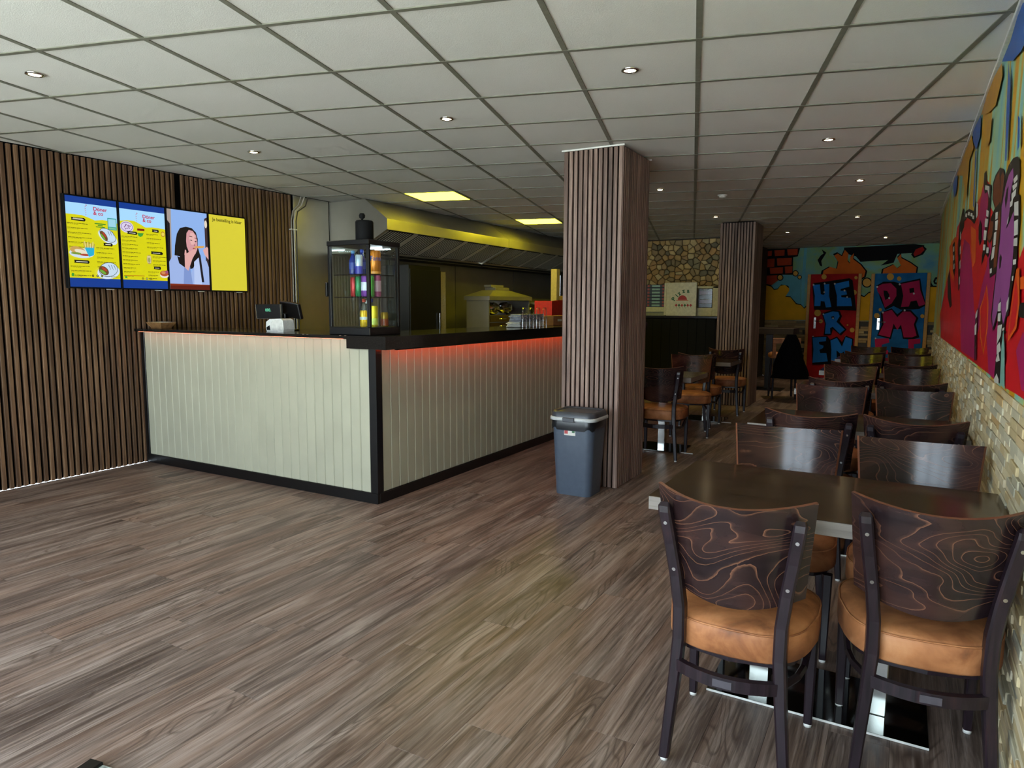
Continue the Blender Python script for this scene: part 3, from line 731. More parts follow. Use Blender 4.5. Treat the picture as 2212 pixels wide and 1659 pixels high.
# stone top: thin front run, thick corner and side run (one worktop)
tp = MB(); tp.box(XL+.003, -3.365, 3.6, 4.25, 1.163, 1.187, 0, .0015); tp.box(-3.365, -3.015, 3.6, 4.25, 1.0975, 1.187, 0, .0015)
tp.box(-3.66, -3.015, 4.25, CYE+.02, 1.0975, 1.187, 0, .0015)
wt = obj('worktop', tp, M['granite']); tag(wt, 'polished black speckled stone worktop capping the cream L-shaped counter', 'worktop')
chip = MB()
for p in ((655, 718), (664, 719.5), (735, 722.5), (746, 723)): 
    q = at_y(p, 3.6); chip.lathe([(0, .0025), (.007, .002), (.009, 0)], (q.x, 3.6005, 1.1855), 7)
obj('chip', chip, plain('chipped_stone', 'b9a892', .8), wt)
ls = MB().box(XL+.06, -3.4, 3.604, 3.614, 1.1622, 1.1629); obj('led_strip', ls, M['strip_led2'], wt)
ls = MB().box(-3.0475, -3.0445, 3.775, CYE-.05, 1.0905, 1.0968); obj('led_strip', ls, M['strip_led'], wt); obj('led_shield', MB().box(-3.0443, -3.035, 3.75, CYE-.05, 1.0895, 1.0974).box(-3.056, -3.035, 3.745, 3.774, 1.0895, 1.0974), M['black'], wt)  # added black shield, keeps the strip's glow off the floor and its end hidden

# ================================================================== MENU SCREENS
SW, SH = .43, .735
def scr_frame(x, y0, z0): return frame(Vector((x, y0, z0)), (0, 1, 0), (0, 0, 1))
E = {}
def em(c, s=1.0):
    if c not in E: E[c] = emit('screen_%s' % c, c, s)
    return E[c]
def screen(y0, label, layers, texts):
    z0 = 1.522
    t = thing('menu_screen', label, 'screen', (XL, y0+SW/2, z0))
    body = MB().box(.004, .05, -SW/2, SW/2, 0, SH, 0, .004); obj('housing', body, M['black'], t)
    obj('wall_bracket', MB().box(-.0, .006, -.1, .1, .2, .5), M['black'], t)
    b = 0.012; W, H = SW-2*b, SH-2*b; mb = MB(); mats = []; 
    def mi(c):
        m_ = em(c)
        if m_ not in mats: mats.append(m_)
        return mats.index(m_)
    for li, (c, pts) in enumerate(layers):
        xx = .0505+.00008*li
        P = [(xx, -W/2+u*W, b+v*H) for u, v in pts]
        a = sum(P[i][1]*P[(i+1) % len(P)][2]-P[(i+1) % len(P)][1]*P[i][2] for i in range(len(P)))
        mb.flat(P if a > 0 else P[::-1], mi(c))
    obj('display', mb, mats, t)
    for body_, size, u, v, c, al in texts:
        put_text('lettering', body_, size, frame(Vector((.0506+.00008*len(layers), -W/2+u*W, b+v*H)), (0,1,0), (0,0,1)), em(c), t, .0001, al, None, size*.02)
    obj('power_light', MB().box(.03, .045, -.03+.12, .03+.12, -.006, 0), M['white'], t)
    return t
R_ = lambda u0, v0, u1, v1: [(u0, v0), (u1, v0), (u1, v1), (u0, v1)]
def ell(u, v, ru, rv, n=20, a=0):
    return [(u+(ru*cos(t)*cos(a)-rv*sin(t)*sin(a)), v+(ru*cos(t)*sin(a)+rv*sin(t)*cos(a))) for t in [2*pi*i/n for i in range(n)]]
def pennant(u, v, w_, h=.032): return [(u, v), (u+.01, v+h*.5), (u, v+h), (u+w_*.9, v+h*1.05), (u+w_, v+h*.5), (u+w_*.92, v-.004)]
rg = random.Random(21)
def lines(u0, v_top, n, step, wmin, wmax, L, col='4a4510'):
    for i in range(n):
        v = v_top-i*step; w_ = wmin+rg.random()*(wmax-wmin); u = u0
        while u < u0+w_:
            l_ = .02+rg.random()*.05; L.append((col, R_(u, v, min(u+l_, u0+w_), v+.006))); u += l_+.008
        u = u0
        while u < u0+w_*.55:
            l_ = .02+rg.random()*.04; L.append(('8a8415', R_(u, v-.011, u+l_, v-.007))); u += l_+.01
YEL, LB, DB = 'd9d414', 'a9dcff', '123c92'
def base(L, wave):
    L += [(DB, R_(0, 0, 1, 1)), (LB, R_(0, .1, 1, .93)), (YEL, [(0, .1), (1, .1)]+wave)]
def logo(L, u, v):
    for k in range(5):
        s_ = .012+.006*sin(k*1.3+.5)
        L.append(('c4546e', R_(u-.055-s_, v+.03-k*.022, u-.05, v+.034-k*.022)))
        L.append(('c4546e', R_(u-.064-s_*.6, v+.024-k*.022, u-.06-s_*.6, v+.034-k*.022)))
    L.append(('c4546e', ell(u-.045, v+.05, .012, .006)))
def wrap(L, u, v, s=1.0, a=0):
    L.append(('d2e4f4', ell(u, v-.02*s, .17*s, .06*s, 20, a))); L.append(('24303c', ell(u, v, .145*s, .062*s, 20, a))); L.append(('c6dcf0', ell(u, v, .138*s, .058*s, 20, a)))
    L.append(('6a4a2a', ell(u-.07*s, v-.01*s, .075*s, .036*s, 16, a-.3))); L.append(('6fae3c', ell(u-.085*s, v-.022*s, .05*s, .013*s, 12, a-.4))); L.append(('b8402a', ell(u-.06*s, v+.002*s, .04*s, .012*s, 12, a-.4)))
    for i in range(3): L.append(('39546c', [(u+.0+.04*s*i, v+.04*s), (u+.012+.04*s*i, v+.04*s), (u+.035*s+.04*s*i, v), (u+.03*s+.04*s*i, v)]))
L1 = []; base(L1, [(1, .745), (.86, .765), (.7, .77), (.55, .755), (.45, .775), (.3, .80), (.15, .80), (0, .80)]); logo(L1, .44, .865)
L1 += [('111111', pennant(.09, .735, .28)), ('f1efd8', R_(.12, .746, .33, .752)), ('f1efd8', R_(.13, .756, .31, .76)), ('3a8a2a', R_(.54, .715, .76, .727)), ('3a8a2a', R_(.60, .698, .70, .708)), ('3a8a2a', R_(.56, .68, .74, .69)), ('2f9d93', R_(.8, .665, .985, .80)), ('9fd6e8', R_(.815, .70, .97, .79)), ('7fc39a', R_(.82, .672, .965, .692))]
lines(.01, .70, 6, .052, .38, .45, L1); wrap(L1, .78, .60, 1.15, -.25)
L1 += [('111111', pennant(.68, .478, .19)), ('f1efd8', R_(.72, .49, .83, .497))]
lines(.53, .445, 5, .053, .3, .4, L1)
L1 += [('cfe0ee', ell(.24, .375, .24, .055)), ('c9a25a', ell(.17, .40, .15, .045, 20, -.1)), ('e9e2c8', ell(.27, .38, .17, .03, 20, -.15)), ('b2462e', ell(.30, .358, .10, .012)), ('7d9a3a', ell(.13, .37, .1, .012)), ('2bb0d8', [(.37, .34), (.47, .36), (.49, .46), (.30, .44)])]
for i in range(9): L1.append(('e2cf9a' if i % 2 else 'b79a58', [(.29+.022*i, .44), (.305+.022*i, .44), (.285+.027*i, .50+.012*sin(i*2.1)), (.27+.027*i, .50+.012*sin(i*2.1))]))
L1 += [('111111', pennant(.08, .265, .30)), ('f1efd8', R_(.12, .276, .34, .282))]
lines(.01, .225, 3, .05, .36, .43, L1); wrap(L1, .74, .205, 1.35, .08)
L1 += [('3a9a3a', R_(.015, .115, .06, .15))]
for i in range(3): L1.append(('16160e', ell(.42+.09*i, .128, .022, .013))); L1.append((YEL if i != 1 else 'e8e6c8', ell(.42+.09*i, .128, .01, .006)))
L1 += [('7a7420', R_(.12, .12, .3, .123)), ('7a7420', R_(.12, .13, .27, .133)), ('7a7420', R_(.78, .115, .97, .118)), ('7a7420', R_(.78, .125, .92, .128))]
T1 = [('Döner', .042, .50, .862, 'c01a4a', 'LEFT'), ('& co', .042, .50, .815, 'c01a4a', 'LEFT')]
screen(3.06, 'leftmost wall screen, a yellow food menu with two filled wraps', L1, T1)
L2 = []; base(L2, [(1, .735), (.85, .745), (.7, .745), (.55, .735), (.45, .765), (.3, .80), (.15, .80), (0, .785)]); logo(L2, .42, .845)
L2 += [('d9d2ec', ell(.14, .72, .145, .068)), ('7d5a9c', ell(.14, .722, .125, .056)), ('dcd2ee', ell(.14, .722, .115, .05))]
for i in range(9): L2.append(('6d3a72', ell(.14+.08*cos(i*2.4)*(.4+.06*i), .722+.036*sin(i*2.4)*(.4+.06*i), .014, .007, 8)))
L2 += [('111111', pennant(.14, .64, .22)), ('f1efd8', R_(.18, .651, .32, .657)), ('7a1010', R_(.36, .69, .52, .715)), ('3f9d3a', [(.36, .66), (.5, .665), (.47, .63), (.42, .615), (.38, .63)]), ('111111', pennant(.69, .69, .16)), ('f1efd8', R_(.73, .701, .81, .707)), ('b8882a', ell(.94, .675, .05, .034)), ('e7d35a', ell(.94, .675, .036, .022))]
lines(.01, .605, 11, .046, .26, .42, L2); lines(.54, .655, 4, .052, .25, .42, L2)
L2 += [('111111', pennant(.62, .42, .28)), ('f1efd8', R_(.66, .431, .83, .437)), ('b59a58', ell(.57, .35, .055, .055)), ('d8cb9a', R_(.53, .31, .61, .395)), ('9aa06a', ell(.57, .345, .028, .03))]
lines(.65, .385, 3, .048, .28, .34, L2)
L2 += [('111111', pennant(.66, .238, .17)), ('f1efd8', R_(.69, .249, .79, .255)), ('e8e4e0', ell(.9, .165, .1, .03)), ('b5522e', ell(.9, .19, .1, .035)), ('d08a5a', ell(.88, .20, .05, .02)), ('a04e74', ell(.96, .21, .035, .02))]
lines(.53, .2, 3, .04, .18, .25, L2); L2 += [('b0401a', R_(.01, .145, .44, .152)), ('3a9a3a', R_(.015, .115, .06, .14))]
for i in range(3): L2.append(('16160e', ell(.40+.09*i, .118, .022, .012))); L2.append((YEL if i != 1 else 'e8e6c8', ell(.40+.09*i, .118, .01, .006)))
T2 = [('Döner', .042, .46, .842, 'c01a4a', 'LEFT'), ('& co', .042, .46, .797, 'c01a4a', 'LEFT')]
screen(3.06+SW, 'second wall screen from the left, a yellow food menu with a round pizza', L2, T2)
# woman eating (a picture on the screen)
L3 = [('8fb4ee', R_(0, 0, 1, 1)), ('a79a92', [(0, .0), (.05, 0), (.1, 1), (0, 1)]), ('16121c', [(0, .1), (.03, .1), (.06, .82), (0, .86)]), ('3a2a34', [(.93, .3), (1, .3), (1, .95), (.93, .93)]), ('e8d9c4', ell(.965, .86, .035, .05)),
      ('140f16', [(.13, .38), (.16, .55), (.22, .70), (.30, .775), (.45, .80), (.60, .79), (.70, .74), (.74, .66), (.73, .56), (.80, .42), (.86, .33), (.70, .30), (.40, .24), (.22, .30)]),
      ('9fb6e8', [(0, .07), (0, .34), (.10, .43), (.26, .42), (.34, .30), (.52, .20), (.70, .40), (.80, .43), (.95, .38), (1, .3), (1, .07)]),
      ('7f97d0', [(.33, .07), (.36, .28), (.5, .34), (.56, .07)]), ('b9cbf2', [(.60, .07), (.62, .36), (.74, .42), (.80, .07)]), ('1a1624', [(.74, .44), (.79, .46), (.86, .10), (.80, .10)]),
      ('d59aa0', [(.44, .62), (.46, .72), (.52, .765), (.62, .755), (.70, .70), (.725, .62), (.715, .52), (.66, .46), (.58, .44), (.50, .48), (.45, .55)]),
      ('e6b4b2', [(.52, .66), (.56, .73), (.64, .73), (.69, .67), (.66, .58), (.56, .58)]), ('1c1218', [(.53, .635), (.58, .628), (.60, .637), (.56, .642)]), ('1c1218', [(.65, .62), (.69, .615), (.71, .628), (.67, .63)]),
      ('3a1c22', [(.52, .68), (.60, .675), (.60, .682), (.54, .69)]), ('3a1c22', [(.65, .665), (.71, .66), (.71, .667), (.66, .672)]), ('b5737c', [(.635, .60), (.665, .575), (.655, .56), (.63, .565)]), ('a3434c', ell(.635, .53, .035, .012)),
      ('d9a45c', [(.62, .535), (.85, .545), (.90, .56), (.90, .575), (.68, .565)]), ('e0aaa6', [(.38, .28), (.46, .24), (.58, .40), (.66, .47), (.68, .51), (.64, .53), (.52, .49), (.43, .46), (.40, .50), (.385, .42)]),
      ('e0aaa6', [(.38, .44), (.40, .51), (.43, .50), (.44, .42)]), ('e0aaa6', [(.86, .52), (.97, .57), (1, .55), (1, .40), (.90, .46)]), ('140f16', [(.20, .42), (.30, .40), (.38, .28), (.24, .33)]),
      ('5e1c14', R_(0, 0, 1, .07)), ('81301e', [(0, .045), (1, .06), (1, .07), (0, .07)])]
screen(3.06+2*SW, 'wall screen showing a dark-haired woman eating, third from the left', L3, [])
L4 = [('d8cd3a', R_(0, 0, 1, 1))]
screen(3.06+3*SW, 'rightmost wall screen, plain yellow with one line of text', L4, [('Je bestelling is klaar', .042, .5, .92, '4a4414', 'CENTER')])

# ================================================================== CHAIRS
def make_chair():
    t = thing('dining_chair', 'x', 'chair')
    # back panel
    mb = MB(); NU, NV = 14, 6; th = .011
    def P(u, v, off):
        hwid = .197+.026*v; x = u*hwid; b = .105*(1-u*u)
        y = -.131-.058*v*1.0 - b*(.88+.12*v)
        z = .572-.036*(1-u*u) + v*(.868-.022*(1-u*u)-(.572-.036*(1-u*u)))
        n = Vector((-2*.105*u/hwid*1.0, 1, .2)).normalized()
        return Vector((x, y, z))+n*off
    fr = [[P(-1+2*i/NU, j/NV, th) for i in range(NU+1)] for j in range(NV+1)]
    bk = [[P(-1+2*i/NU, j/NV, 0) for i in range(NU+1)] for j in range(NV+1)]
    vs = [v for r in fr for v in r]+[v for r in bk for v in r]; n = (NU+1)*(NV+1); fs = []; ed = []
    for j in range(NV):
        for i in range(NU):
            a = j*(NU+1)+i; fs.append((a+1, a, a+NU+1, a+NU+2)); fs.append((n+a, n+a+1, n+a+NU+2, n+a+NU+1))
    mb.add(vs, fs, 0, True)
    for i in range(NU):
        a = NV*(NU+1)+i; ed.append((a+1, a, n+a, n+a+1)); ed.append((i, i+1, n+i+1, n+i))
    for j in range(NV):
        a = j*(NU+1); ed.append((a+NU+1, a, n+a, n+a+NU+1)); b = a+NU; ed.append((b, b+NU+1, n+b+NU+1, n+b))
    mb.add(vs, ed, 1)
    bp = obj('backrest', mb, [M['chair'], M['edge']], t)
    # seat
    def outline(k, grow):
        pts = []; N = 36
        for i in range(N):
            a = 2*pi*i/N; c, s_ = cos(a), sin(a); e = .52
            x = abs(c)**e*(1 if c >= 0 else -1); y = abs(s_)**e*(1 if s_ >= 0 else -1)
            yy = .035+y*(.215-grow); hw_ = (.2225-.0225*(-y)) if y < 0 else .2225
            pts.append((x*(hw_-grow)*(1-.03*max(0, -y)), yy + (-.018 if y < 0 else .02)*(1-x*x)*abs(y), k))
        return pts
    prof = [(.372, .03), (.372, .008), (.380, 0), (.445, 0), (.458, .004), (.468, .016), (.474, .05), (.477, .11)]
    rings = [outline(z, g) for z, g in prof]; N = 36; vs = [v for r in rings for v in r]; fs = []
    for j in range(len(rings)-1):
        for i in range(N): fs.append((j*N+i, j*N+(i+1) % N, (j+1)*N+(i+1) % N, (j+1)*N+i))
    sm = MB().add(vs, fs, 0, True); sm.add(rings[0], [list(range(N))[::-1]], 0); sm.add(rings[-1], [list(range(N))], 0, True)
    seat = obj('seat', sm, M['leather'], t)
    pr = outline(.4585, .0022); pr.append(pr[0]); obj('piping', MB().tube(pr, .0028, 5, caps=False), M['leather'], seat)
    obj('seat_frame', MB().prism([(p[0]*.93, (p[1]-.04)*.93+.04, .355) for p in outline(0, 0)][::3], (0, 0, .017)), M['frame'], t)
    for s_ in (-1, 1):
        pth = [(.175, -.205, .012), (.166, -.199, .12), (.153, -.191, .27), (.144, -.186, .40), (.145, -.188, .50), (.156, -.198, .60), (.171, -.214, .70), (.185, -.235, .80), (.1865, -.238, .815), (.1865, -.234, .823)]
        lg = MB().bar([(s_*p[0], p[1]-.0, p[2]) for p in pth], [.029, .031, .034, .036, .036, .036, .036, .036, .034, .024], [.033, .036, .04, .044, .044, .04, .036, .034, .028, .014])
        leg = obj('leg', lg, M['frame'], t)
        obj('foot_glide', MB().lathe([(0, 0), (.012, 0), (.012, .012), (0, .012)], (s_*.175, -.205, 0), 10), M['white'], leg)
        sc_ = MB()
        for z_, y_ in ((.765, -.245), (.62, -.219)):
            sc_.tube([(s_*.181 if z_ > .7 else s_*.159, y_+.006, z_), (s_*.181 if z_ > .7 else s_*.159, y_-.002, z_-.001)], .0055, 10)
        obj('screws', sc_, M['screw'], leg)
        fl = MB().bar([(s_*.192, .2, .012), (s_*.193, .2, .2), (s_*.194, .198, .36)], [.026, .032, .036], [.026, .032, .036]); l2 = obj('leg', fl, M['frame'], t)
        obj('foot_glide', MB().lathe([(0, 0), (.013, 0), (.013, .012), (0, .012)], (s_*.192, .2, 0), 10), M['white'], l2)
        obj('side_brace', MB().tube([(s_*.19, .18, .345), (s_*.19, .12, .325), (s_*.186, .03, .285), (s_*.178, -.05, .29), (s_*.150, -.17, .31)], [.012, .012, .012, .012, .012], 6, smooth=False), M['frame'], t)
    pts = [(-.15+.30*i/8, -.196-.045*(1-(2*i/8-1)**2), .318) for i in range(9)]
    sb_ = MB()
    for i in range(8):
        a, b = Vector(pts[i]), Vector(pts[i+1]); d = Vector((0, .011, 0)); h = Vector((0, 0, .018))
        q = [a-d-h, b-d-h, b+d-h, a+d-h, a-d+h, b-d+h, b+d+h, a+d+h]
        sb_.add(q, [(0,3,2,1), (4,5,6,7), (0,1,5,4), (2,3,7,6)] + ([(3,0,4,7)] if i == 0 else []) + ([(1,2,6,5)] if i == 7 else []))
    st = obj('stretcher', sb_, M['frame'], t)
    obj('name_plate', MB().box(-.027, .027, -.2545, -.2505, .307, .329), plain('dull_plate', '4a464c', .35), st)
    return t
chair0 = make_chair()
TY = [2.255, 4.02, 5.93, 7.78, 9.62]
TX0 = -.738; first = True
rown = ['nearest table', 'second table', 'third table', 'fourth table', 'farthest table']
chairs = []
for k, ty in enumerate(TY):
    dyn = -.075 if k == 0 else -.02
    for s_, xx in ((0, -.395), (1, .072)):
        rz = 0; yy = ty+dyn
        if k == 0 and s_ == 1: xx, yy, rz = .094, 2.385, radians(7.0)
        side = ('left', 'right by the stone wall')[s_]
        chairs.append((xx, yy, rz, [('nearest dining chair, back turned, brown seat, on the aisle side', 'nearest dining chair by the stone wall, back turned, knot in its back')[s_] if k == 0 else 'dining chair with its back turned at the %s, %s seat' % (rown[k], ('left', 'stone wall side')[s_])][0]))
    for s_, xx in ((0, -.41), (1, .08)):
        yy = (3.05 if s_ == 0 else 2.97) if k == 0 else ty+.93
        chairs.append((xx, yy, pi+(.07 if s_ == 0 else .0)*(1 if k == 0 else 0), 'dining chair facing the front at the %s, %s seat' % (rown[k], ('left', 'stone wall side')[s_])))
LX = -1.925
chairs += [(LX, 6.25, .1, 'dining chair beside the walnut pillar, brown seat showing, left tables'), (-2.0, 7.5, pi+.25, 'dining chair facing the front at the small table behind the walnut pillar'),
           (-2.06, 8.15, .0, 'dining chair behind the small left table, back turned to the front'), (-1.985, 9.27, .04, 'dining chair standing against the far slatted pillar, light slats behind it')]
for i, (xx, yy, rz, lab) in enumerate(chairs):
    if i == 0:
        chair0.location = (xx, yy, 0); chair0.rotation_euler = (0, 0, rz); chair0['label'] = lab; chair0['group'] = 'dark dining chairs with brown seats'
    else: copy_tree(chair0, (xx, yy, 0), rz, lab)

# ================================================================== TABLES
def make_table(W, D, label):
    t = thing('dining_table', label, 'table', (0, 0, 0), 0, 'dark dining tables')
    top = MB(); top.box(-W/2, W/2, -D/2, D/2, .7435, .745); obj('tabletop', top, M['ttop'], t)
    obj('table_edge', MB().box(-W/2, W/2, -D/2, D/2, .698, .7434, 0, .001), M['tedge'], t)
    obj('base_plate', MB().box(-.35, .35, -.155, .2, .0, .008, 0, .001), M['mirror'], t)
    obj('plate_edge_highlight', MB().box(-.35, .35, -.1575, -.1552, .0005, .0085, 0, .0008), M['white'], t)  # white strip stands in for the highlight along the plate's front edge
    for s_ in ((-1, 1) if W > .9 else (0,)):
        obj('pedestal', MB().box(s_*.19-.035, s_*.19+.035, -.035, .035, .008, .68, 0, .003), M['chrome'], t)
    obj('top_plate', MB().box(-.33, .33, -.18, .18, .682, .6975), M['black'], t)
    return t
T0 = make_table(1.066, .645, 'nearest dark wood table, two steel pedestals on a mirror base plate')
T0.location = (-.202, TY[0]+.33, 0)
for k in range(1, 5): copy_tree(T0, (-.21, TY[k]+.33, 0), 0, 'dark wood table by the stone wall, %s from the front' % ('second', 'third', 'fourth', 'fifth')[k-1])
T1_ = make_table(.70, .62, 'small dark table with one pedestal behind the walnut pillar'); T1_.location = (-2.03, 6.62, 0)
for c in T1_.children:
    if c.name.startswith('base_plate'): c.data = MB().box(-.24, .24, -.2, .2, .003, .012, 0, .001).mesh('base_plate', M['mirror'])
copy_tree(T1_, (-2.1, 8.62, 0), 0, 'small dark table in front of the far slatted pillar')

# ================================================================== BIN
def rrect(w_, d, r, z, n=5):
    pts = []
    for cx_, cy_, a0 in ((w_/2-r, d/2-r, 0), (-w_/2+r, d/2-r, pi/2), (-w_/2+r, -d/2+r, pi), (w_/2-r, -d/2+r, 1.5*pi)):
        for i in range(n+1):
            a = a0+pi/2*i/n; pts.append((cx_+r*cos(a), cy_+r*sin(a), z))
    return pts
def loft(rings, cap0=True, cap1=True, m=0, smooth=True):
    N = len(rings[0]); b = MB(); vs = [v for r in rings for v in r]; fs = []
    for j in range(len(rings)-1):
        for i in range(N): fs.append((j*N+i, j*N+(i+1) % N, (j+1)*N+(i+1) % N, (j+1)*N+i))
    b.add(vs, fs, m, smooth)
    if cap0: b.add(rings[0], [list(range(N))[::-1]], m)
    if cap1: b.add(rings[-1], [list(range(N))], m)
    return b
bin_ = thing('waste_bin', 'blue-grey plastic waste bin with a grey lid in front of the walnut pillar', 'bin', (-2.075, 4.69, 0))
bm1 = plain('bin_blue_grey', '4a5462', .38, var=.03); bm2 = plain('bin_lid_grey', '3d4046', .35); bm3 = plain('bin_rim', 'b9bdbd', .35)
obj('body', loft([rrect(.28, .25, .05, 0), rrect(.285, .255, .055, .01), rrect(.33, .30, .06, .50), rrect(.333, .303, .06, .545)]), bm1, bin_)
rb = []
for j, (z_, g_) in enumerate(((.50, .012), (.52, .022), (.545, .018), (.565, .01))):
    r = rrect(.334, .304, .06, z_)
    rb.append([(p[0]*(1+g_*2+.02*sin(i*2.7+j)), p[1]*(1+g_*2+.02*sin(i*1.9+j*2)), p[2]+(.012*sin(i*1.7) if j == 0 else 0)) for i, p in enumerate(r)])
obj('bin_liner', loft(rb, False, False), plain('black_liner', '16181c', .3), bin_)
obj('rim', loft([rrect(.36, .33, .065, .562), rrect(.37, .34, .07, .565), rrect(.37, .34, .07, .583), rrect(.355, .325, .065, .588)]), bm3, bin_)
obj('handle_tab', MB().box(-.06, .035, -.178, -.160, .556, .588, 0, .004), bm2, bin_)
obj('lid', loft([rrect(.352, .322, .065, .588), rrect(.345, .315, .065, .612), rrect(.325, .295, .06, .628), rrect(.30, .27, .06, .628), rrect(.29, .26, .06, .618)]), bm2, bin_)
stk = obj('sticker', MB().box(-.055, .035, -.1495, -.1475, .455, .495), M['whitep'], bin_)
obj('printed_block', MB().box(-.052, -.025, -.1502, -.1496, .466, .49), plain('red_print', 'b54a4a', .6), stk)
obj('printed_block', MB().box(.008, .03, -.1502, -.1496, .476, .492), plain('green_print', '3c6a4a', .6), stk)
for c in stk.children: pass
stk.rotation_euler = (0, 0, 0)

# ================================================================== COUNTER-TOP OBJECTS
CT = 1.187
# --- cooler
fx0, fx1, fy0, fy1, fz1 = -3.585, -3.205, 3.665, 4.0, 1.845
ck = thing('display_cooler', 'black countertop drinks cooler with glass sides, standing on the counter corner', 'cooler', ((fx0+fx1)/2, (fy0+fy1)/2, CT+.0005))
a, b, Hh = (fx1-fx0)/2, (fy1-fy0)/2, fz1-CT
fr = MB(); fr.box(-a, a, -b, b, 0, .055, 0, .004); fr.box(-a-.004, a+.004, -b-.004, b+.004, Hh-.035, Hh, 0, .004)
for sx in (-1, 1):
    for sy in (-1, 1): fr.box(sx*a-(.024 if sx > 0 else 0), sx*a+(.024 if sx < 0 else 0), sy*b-(.024 if sy > 0 else 0), sy*b+(.024 if sy < 0 else 0), .055, Hh-.035, 0, .003)
obj('frame', fr, M['blackg'], ck)
for nm, q in (('glass_pane', (-a+.02, a-.02, -b+.006, -b+.010)), ('glass_pane', (-a+.02, a-.02, b-.010, b-.006)), ('glass_pane', (-a+.006, -a+.010, -b+.02, b-.02)), ('glass_pane', (a-.010, a-.006, -b+.02, b-.02))):
    obj(nm, MB().box(*q, .055, Hh-.035), M['gpane'], ck)
SHZ = (.055, .268, .425)
for z_ in SHZ[1:]: obj('shelf', MB().box(-a+.03, a-.03, -b+.03, b-.03, z_-.006, z_, 0, .001), glassmat('shelf_wire_%d' % int(z_*1000), (.3, .33, .33, 1), .4), ck)
obj('door_handle', MB().box(-a-.02, -a-.002, -b-.012, -b+.01, .27, .37, 0, .004), M['blackg'], ck)
obj('interior_light', MB().box(-a+.12, a-.12, b-.06, b-.05, Hh-.042, Hh-.036), emit('cooler_lamp', 'e6f4ff', 45.0), ck)
obj('added_corner_strip', MB().box(a-.036, a-.028, -b+.028, -b+.036, .07, Hh-.05), emit('can_fill_glow', 'e6f4ff', 9.0), ck)  # added glowing strip hidden behind the corner post to brighten the cans
def can(x, y, z, r, h, col, label, top=True, text=None, band=None):
    t = thing('drink_can', label, 'can', (x, y, z), 0, 'cans in the drinks cooler')
    obj('body', MB().lathe([(0, .004), (r*.78, 0), (r, .008), (r, h-.012), (r*.84, h)], n=18), plain('can_'+col, col, .25, .3), t)
    obj('lid', MB().lathe([(r*.84, h), (r*.8, h-.003), (0, h-.003)], n=18), M['chrome'], t)
    if band: obj('printed_band', MB().lathe([(r+.0006, h*band[1]), (r+.0006, h*band[2])], n=18), plain('can_band_'+band[0], band[0], .3), t)
    return t
def bottle(x, y, z, r, h, col, cap, label, lab=None):
    t = thing('drink_bottle', label, 'bottle', (x, y, z), 0, 'bottles in the drinks cooler')
    obj('body', MB().lathe([(0, 0), (r*.9, 0), (r, .01), (r, h*.58), (r*.4, h*.82), (r*.36, h*.9), (0, h*.9)], n=16), col, t)
    obj('cap', MB().lathe([(r*.5, h*.88), (r*.5, h), (0, h)], n=12), plain('cap_'+cap, cap, .4), t)
    if lab: obj('paper_label', MB().lathe([(r+.0006, h*.22), (r+.0006, h*.5)], n=16), plain('bottle_label_'+lab, lab, .4), t)
    return t
gl_blue = plain('blue_bottle', '15318c', .15); gl_clear = glassmat('clear_bottle', (.86, .93, .94, 1), .5, .05); gl_green = glassmat('green_bottle', (.3, .6, .35, 1), .3, .05)
Z0, Z1, Z2 = CT+SHZ[0]+.0005, CT+SHZ[1]+.0005, CT+SHZ[2]+.0005
bottle(-3.41, 3.735, Z2, .027, .165, gl_blue, '6aa6dc', 'dark blue bottle with a light blue cap, top shelf of the drinks cooler', '1c3fa0')
bottle(-3.385, 3.80, Z2, .027, .178, gl_blue, '2a4fc0', 'blue-capped bottle at the rear of the cooler top shelf', '1c3fa0')
can(-3.355, 3.735, Z2, .026, .135, 'c3d2e0', 'silver can with a blue lower half, top shelf of the drinks cooler', band=('2c2fa8', .02, .42))
oc = can(-3.264, 3.80, Z2, .04, .165, 'e0861c', 'large orange soft-drink can on the cooler top shelf', band=('f2a53a', .02, .12))
M_or = frame(Vector((0, 0, 0)), (1, 0, 0), (0, 1, 0))
def wrapcan(r, a0, zz):
    def f(co):
        an = a0+co.x/r; return Vector(((r+.001+co.z)*cos(an), (r+.001+co.z)*sin(an), zz+co.y))
    return f
put_text('lettering', 'Fanta', .045, Matrix.Identity(4), plain('logo_blue', '1f4fa8', .4), oc, .0004, 'CENTER', wrapcan(.04, -.55, .095))
can(-3.413, 3.745, Z1, .0255, .138, 'c0282c', 'red can on the cooler middle shelf')
can(-3.36, 3.735, Z1, .0265, .142, '0f7a45', 'dark green can on the cooler middle shelf')
can(-3.306, 3.735, Z1, .0255, .145, '7a3a9c', 'white and purple can behind the cooler corner post, middle shelf', band=('d8d8e8', .3, .7))
can(-3.252, 3.737, Z1, .0255, .145, '57b04a', 'light green can on the cooler middle shelf')
can(-3.247, 3.80, Z1, .0265, .150, 'c05a8c', 'pink can on the cooler middle shelf', band=('e2b6cc', .25, .75))
bottle(-3.365, 3.79, Z0, .027, .20, gl_clear, 'c4442e', 'clear water bottle with a red cap, cooler bottom shelf', 'c9dde0')
bottle(-3.345, 3.845, Z0, .027, .20, gl_clear, '2440a0', 'clear water bottle with a blue cap, cooler bottom shelf', '9cc0d8')
bottle(-3.40, 3.86, Z0, .026, .19, gl_clear, 'e4e4e0', 'clear water bottle with a white cap, cooler bottom shelf', 'c9dde0')
bottle(-3.53, 3.90, Z1, .026, .13, gl_green, '2a6a3a', 'green bottle at the back left of the cooler middle shelf')
can(-3.313, 3.725, Z0, .0255, .118, 'e0b41e', 'yellow can left of the cooler corner post, bottom shelf', band=('c8cfd0', .45, .62))
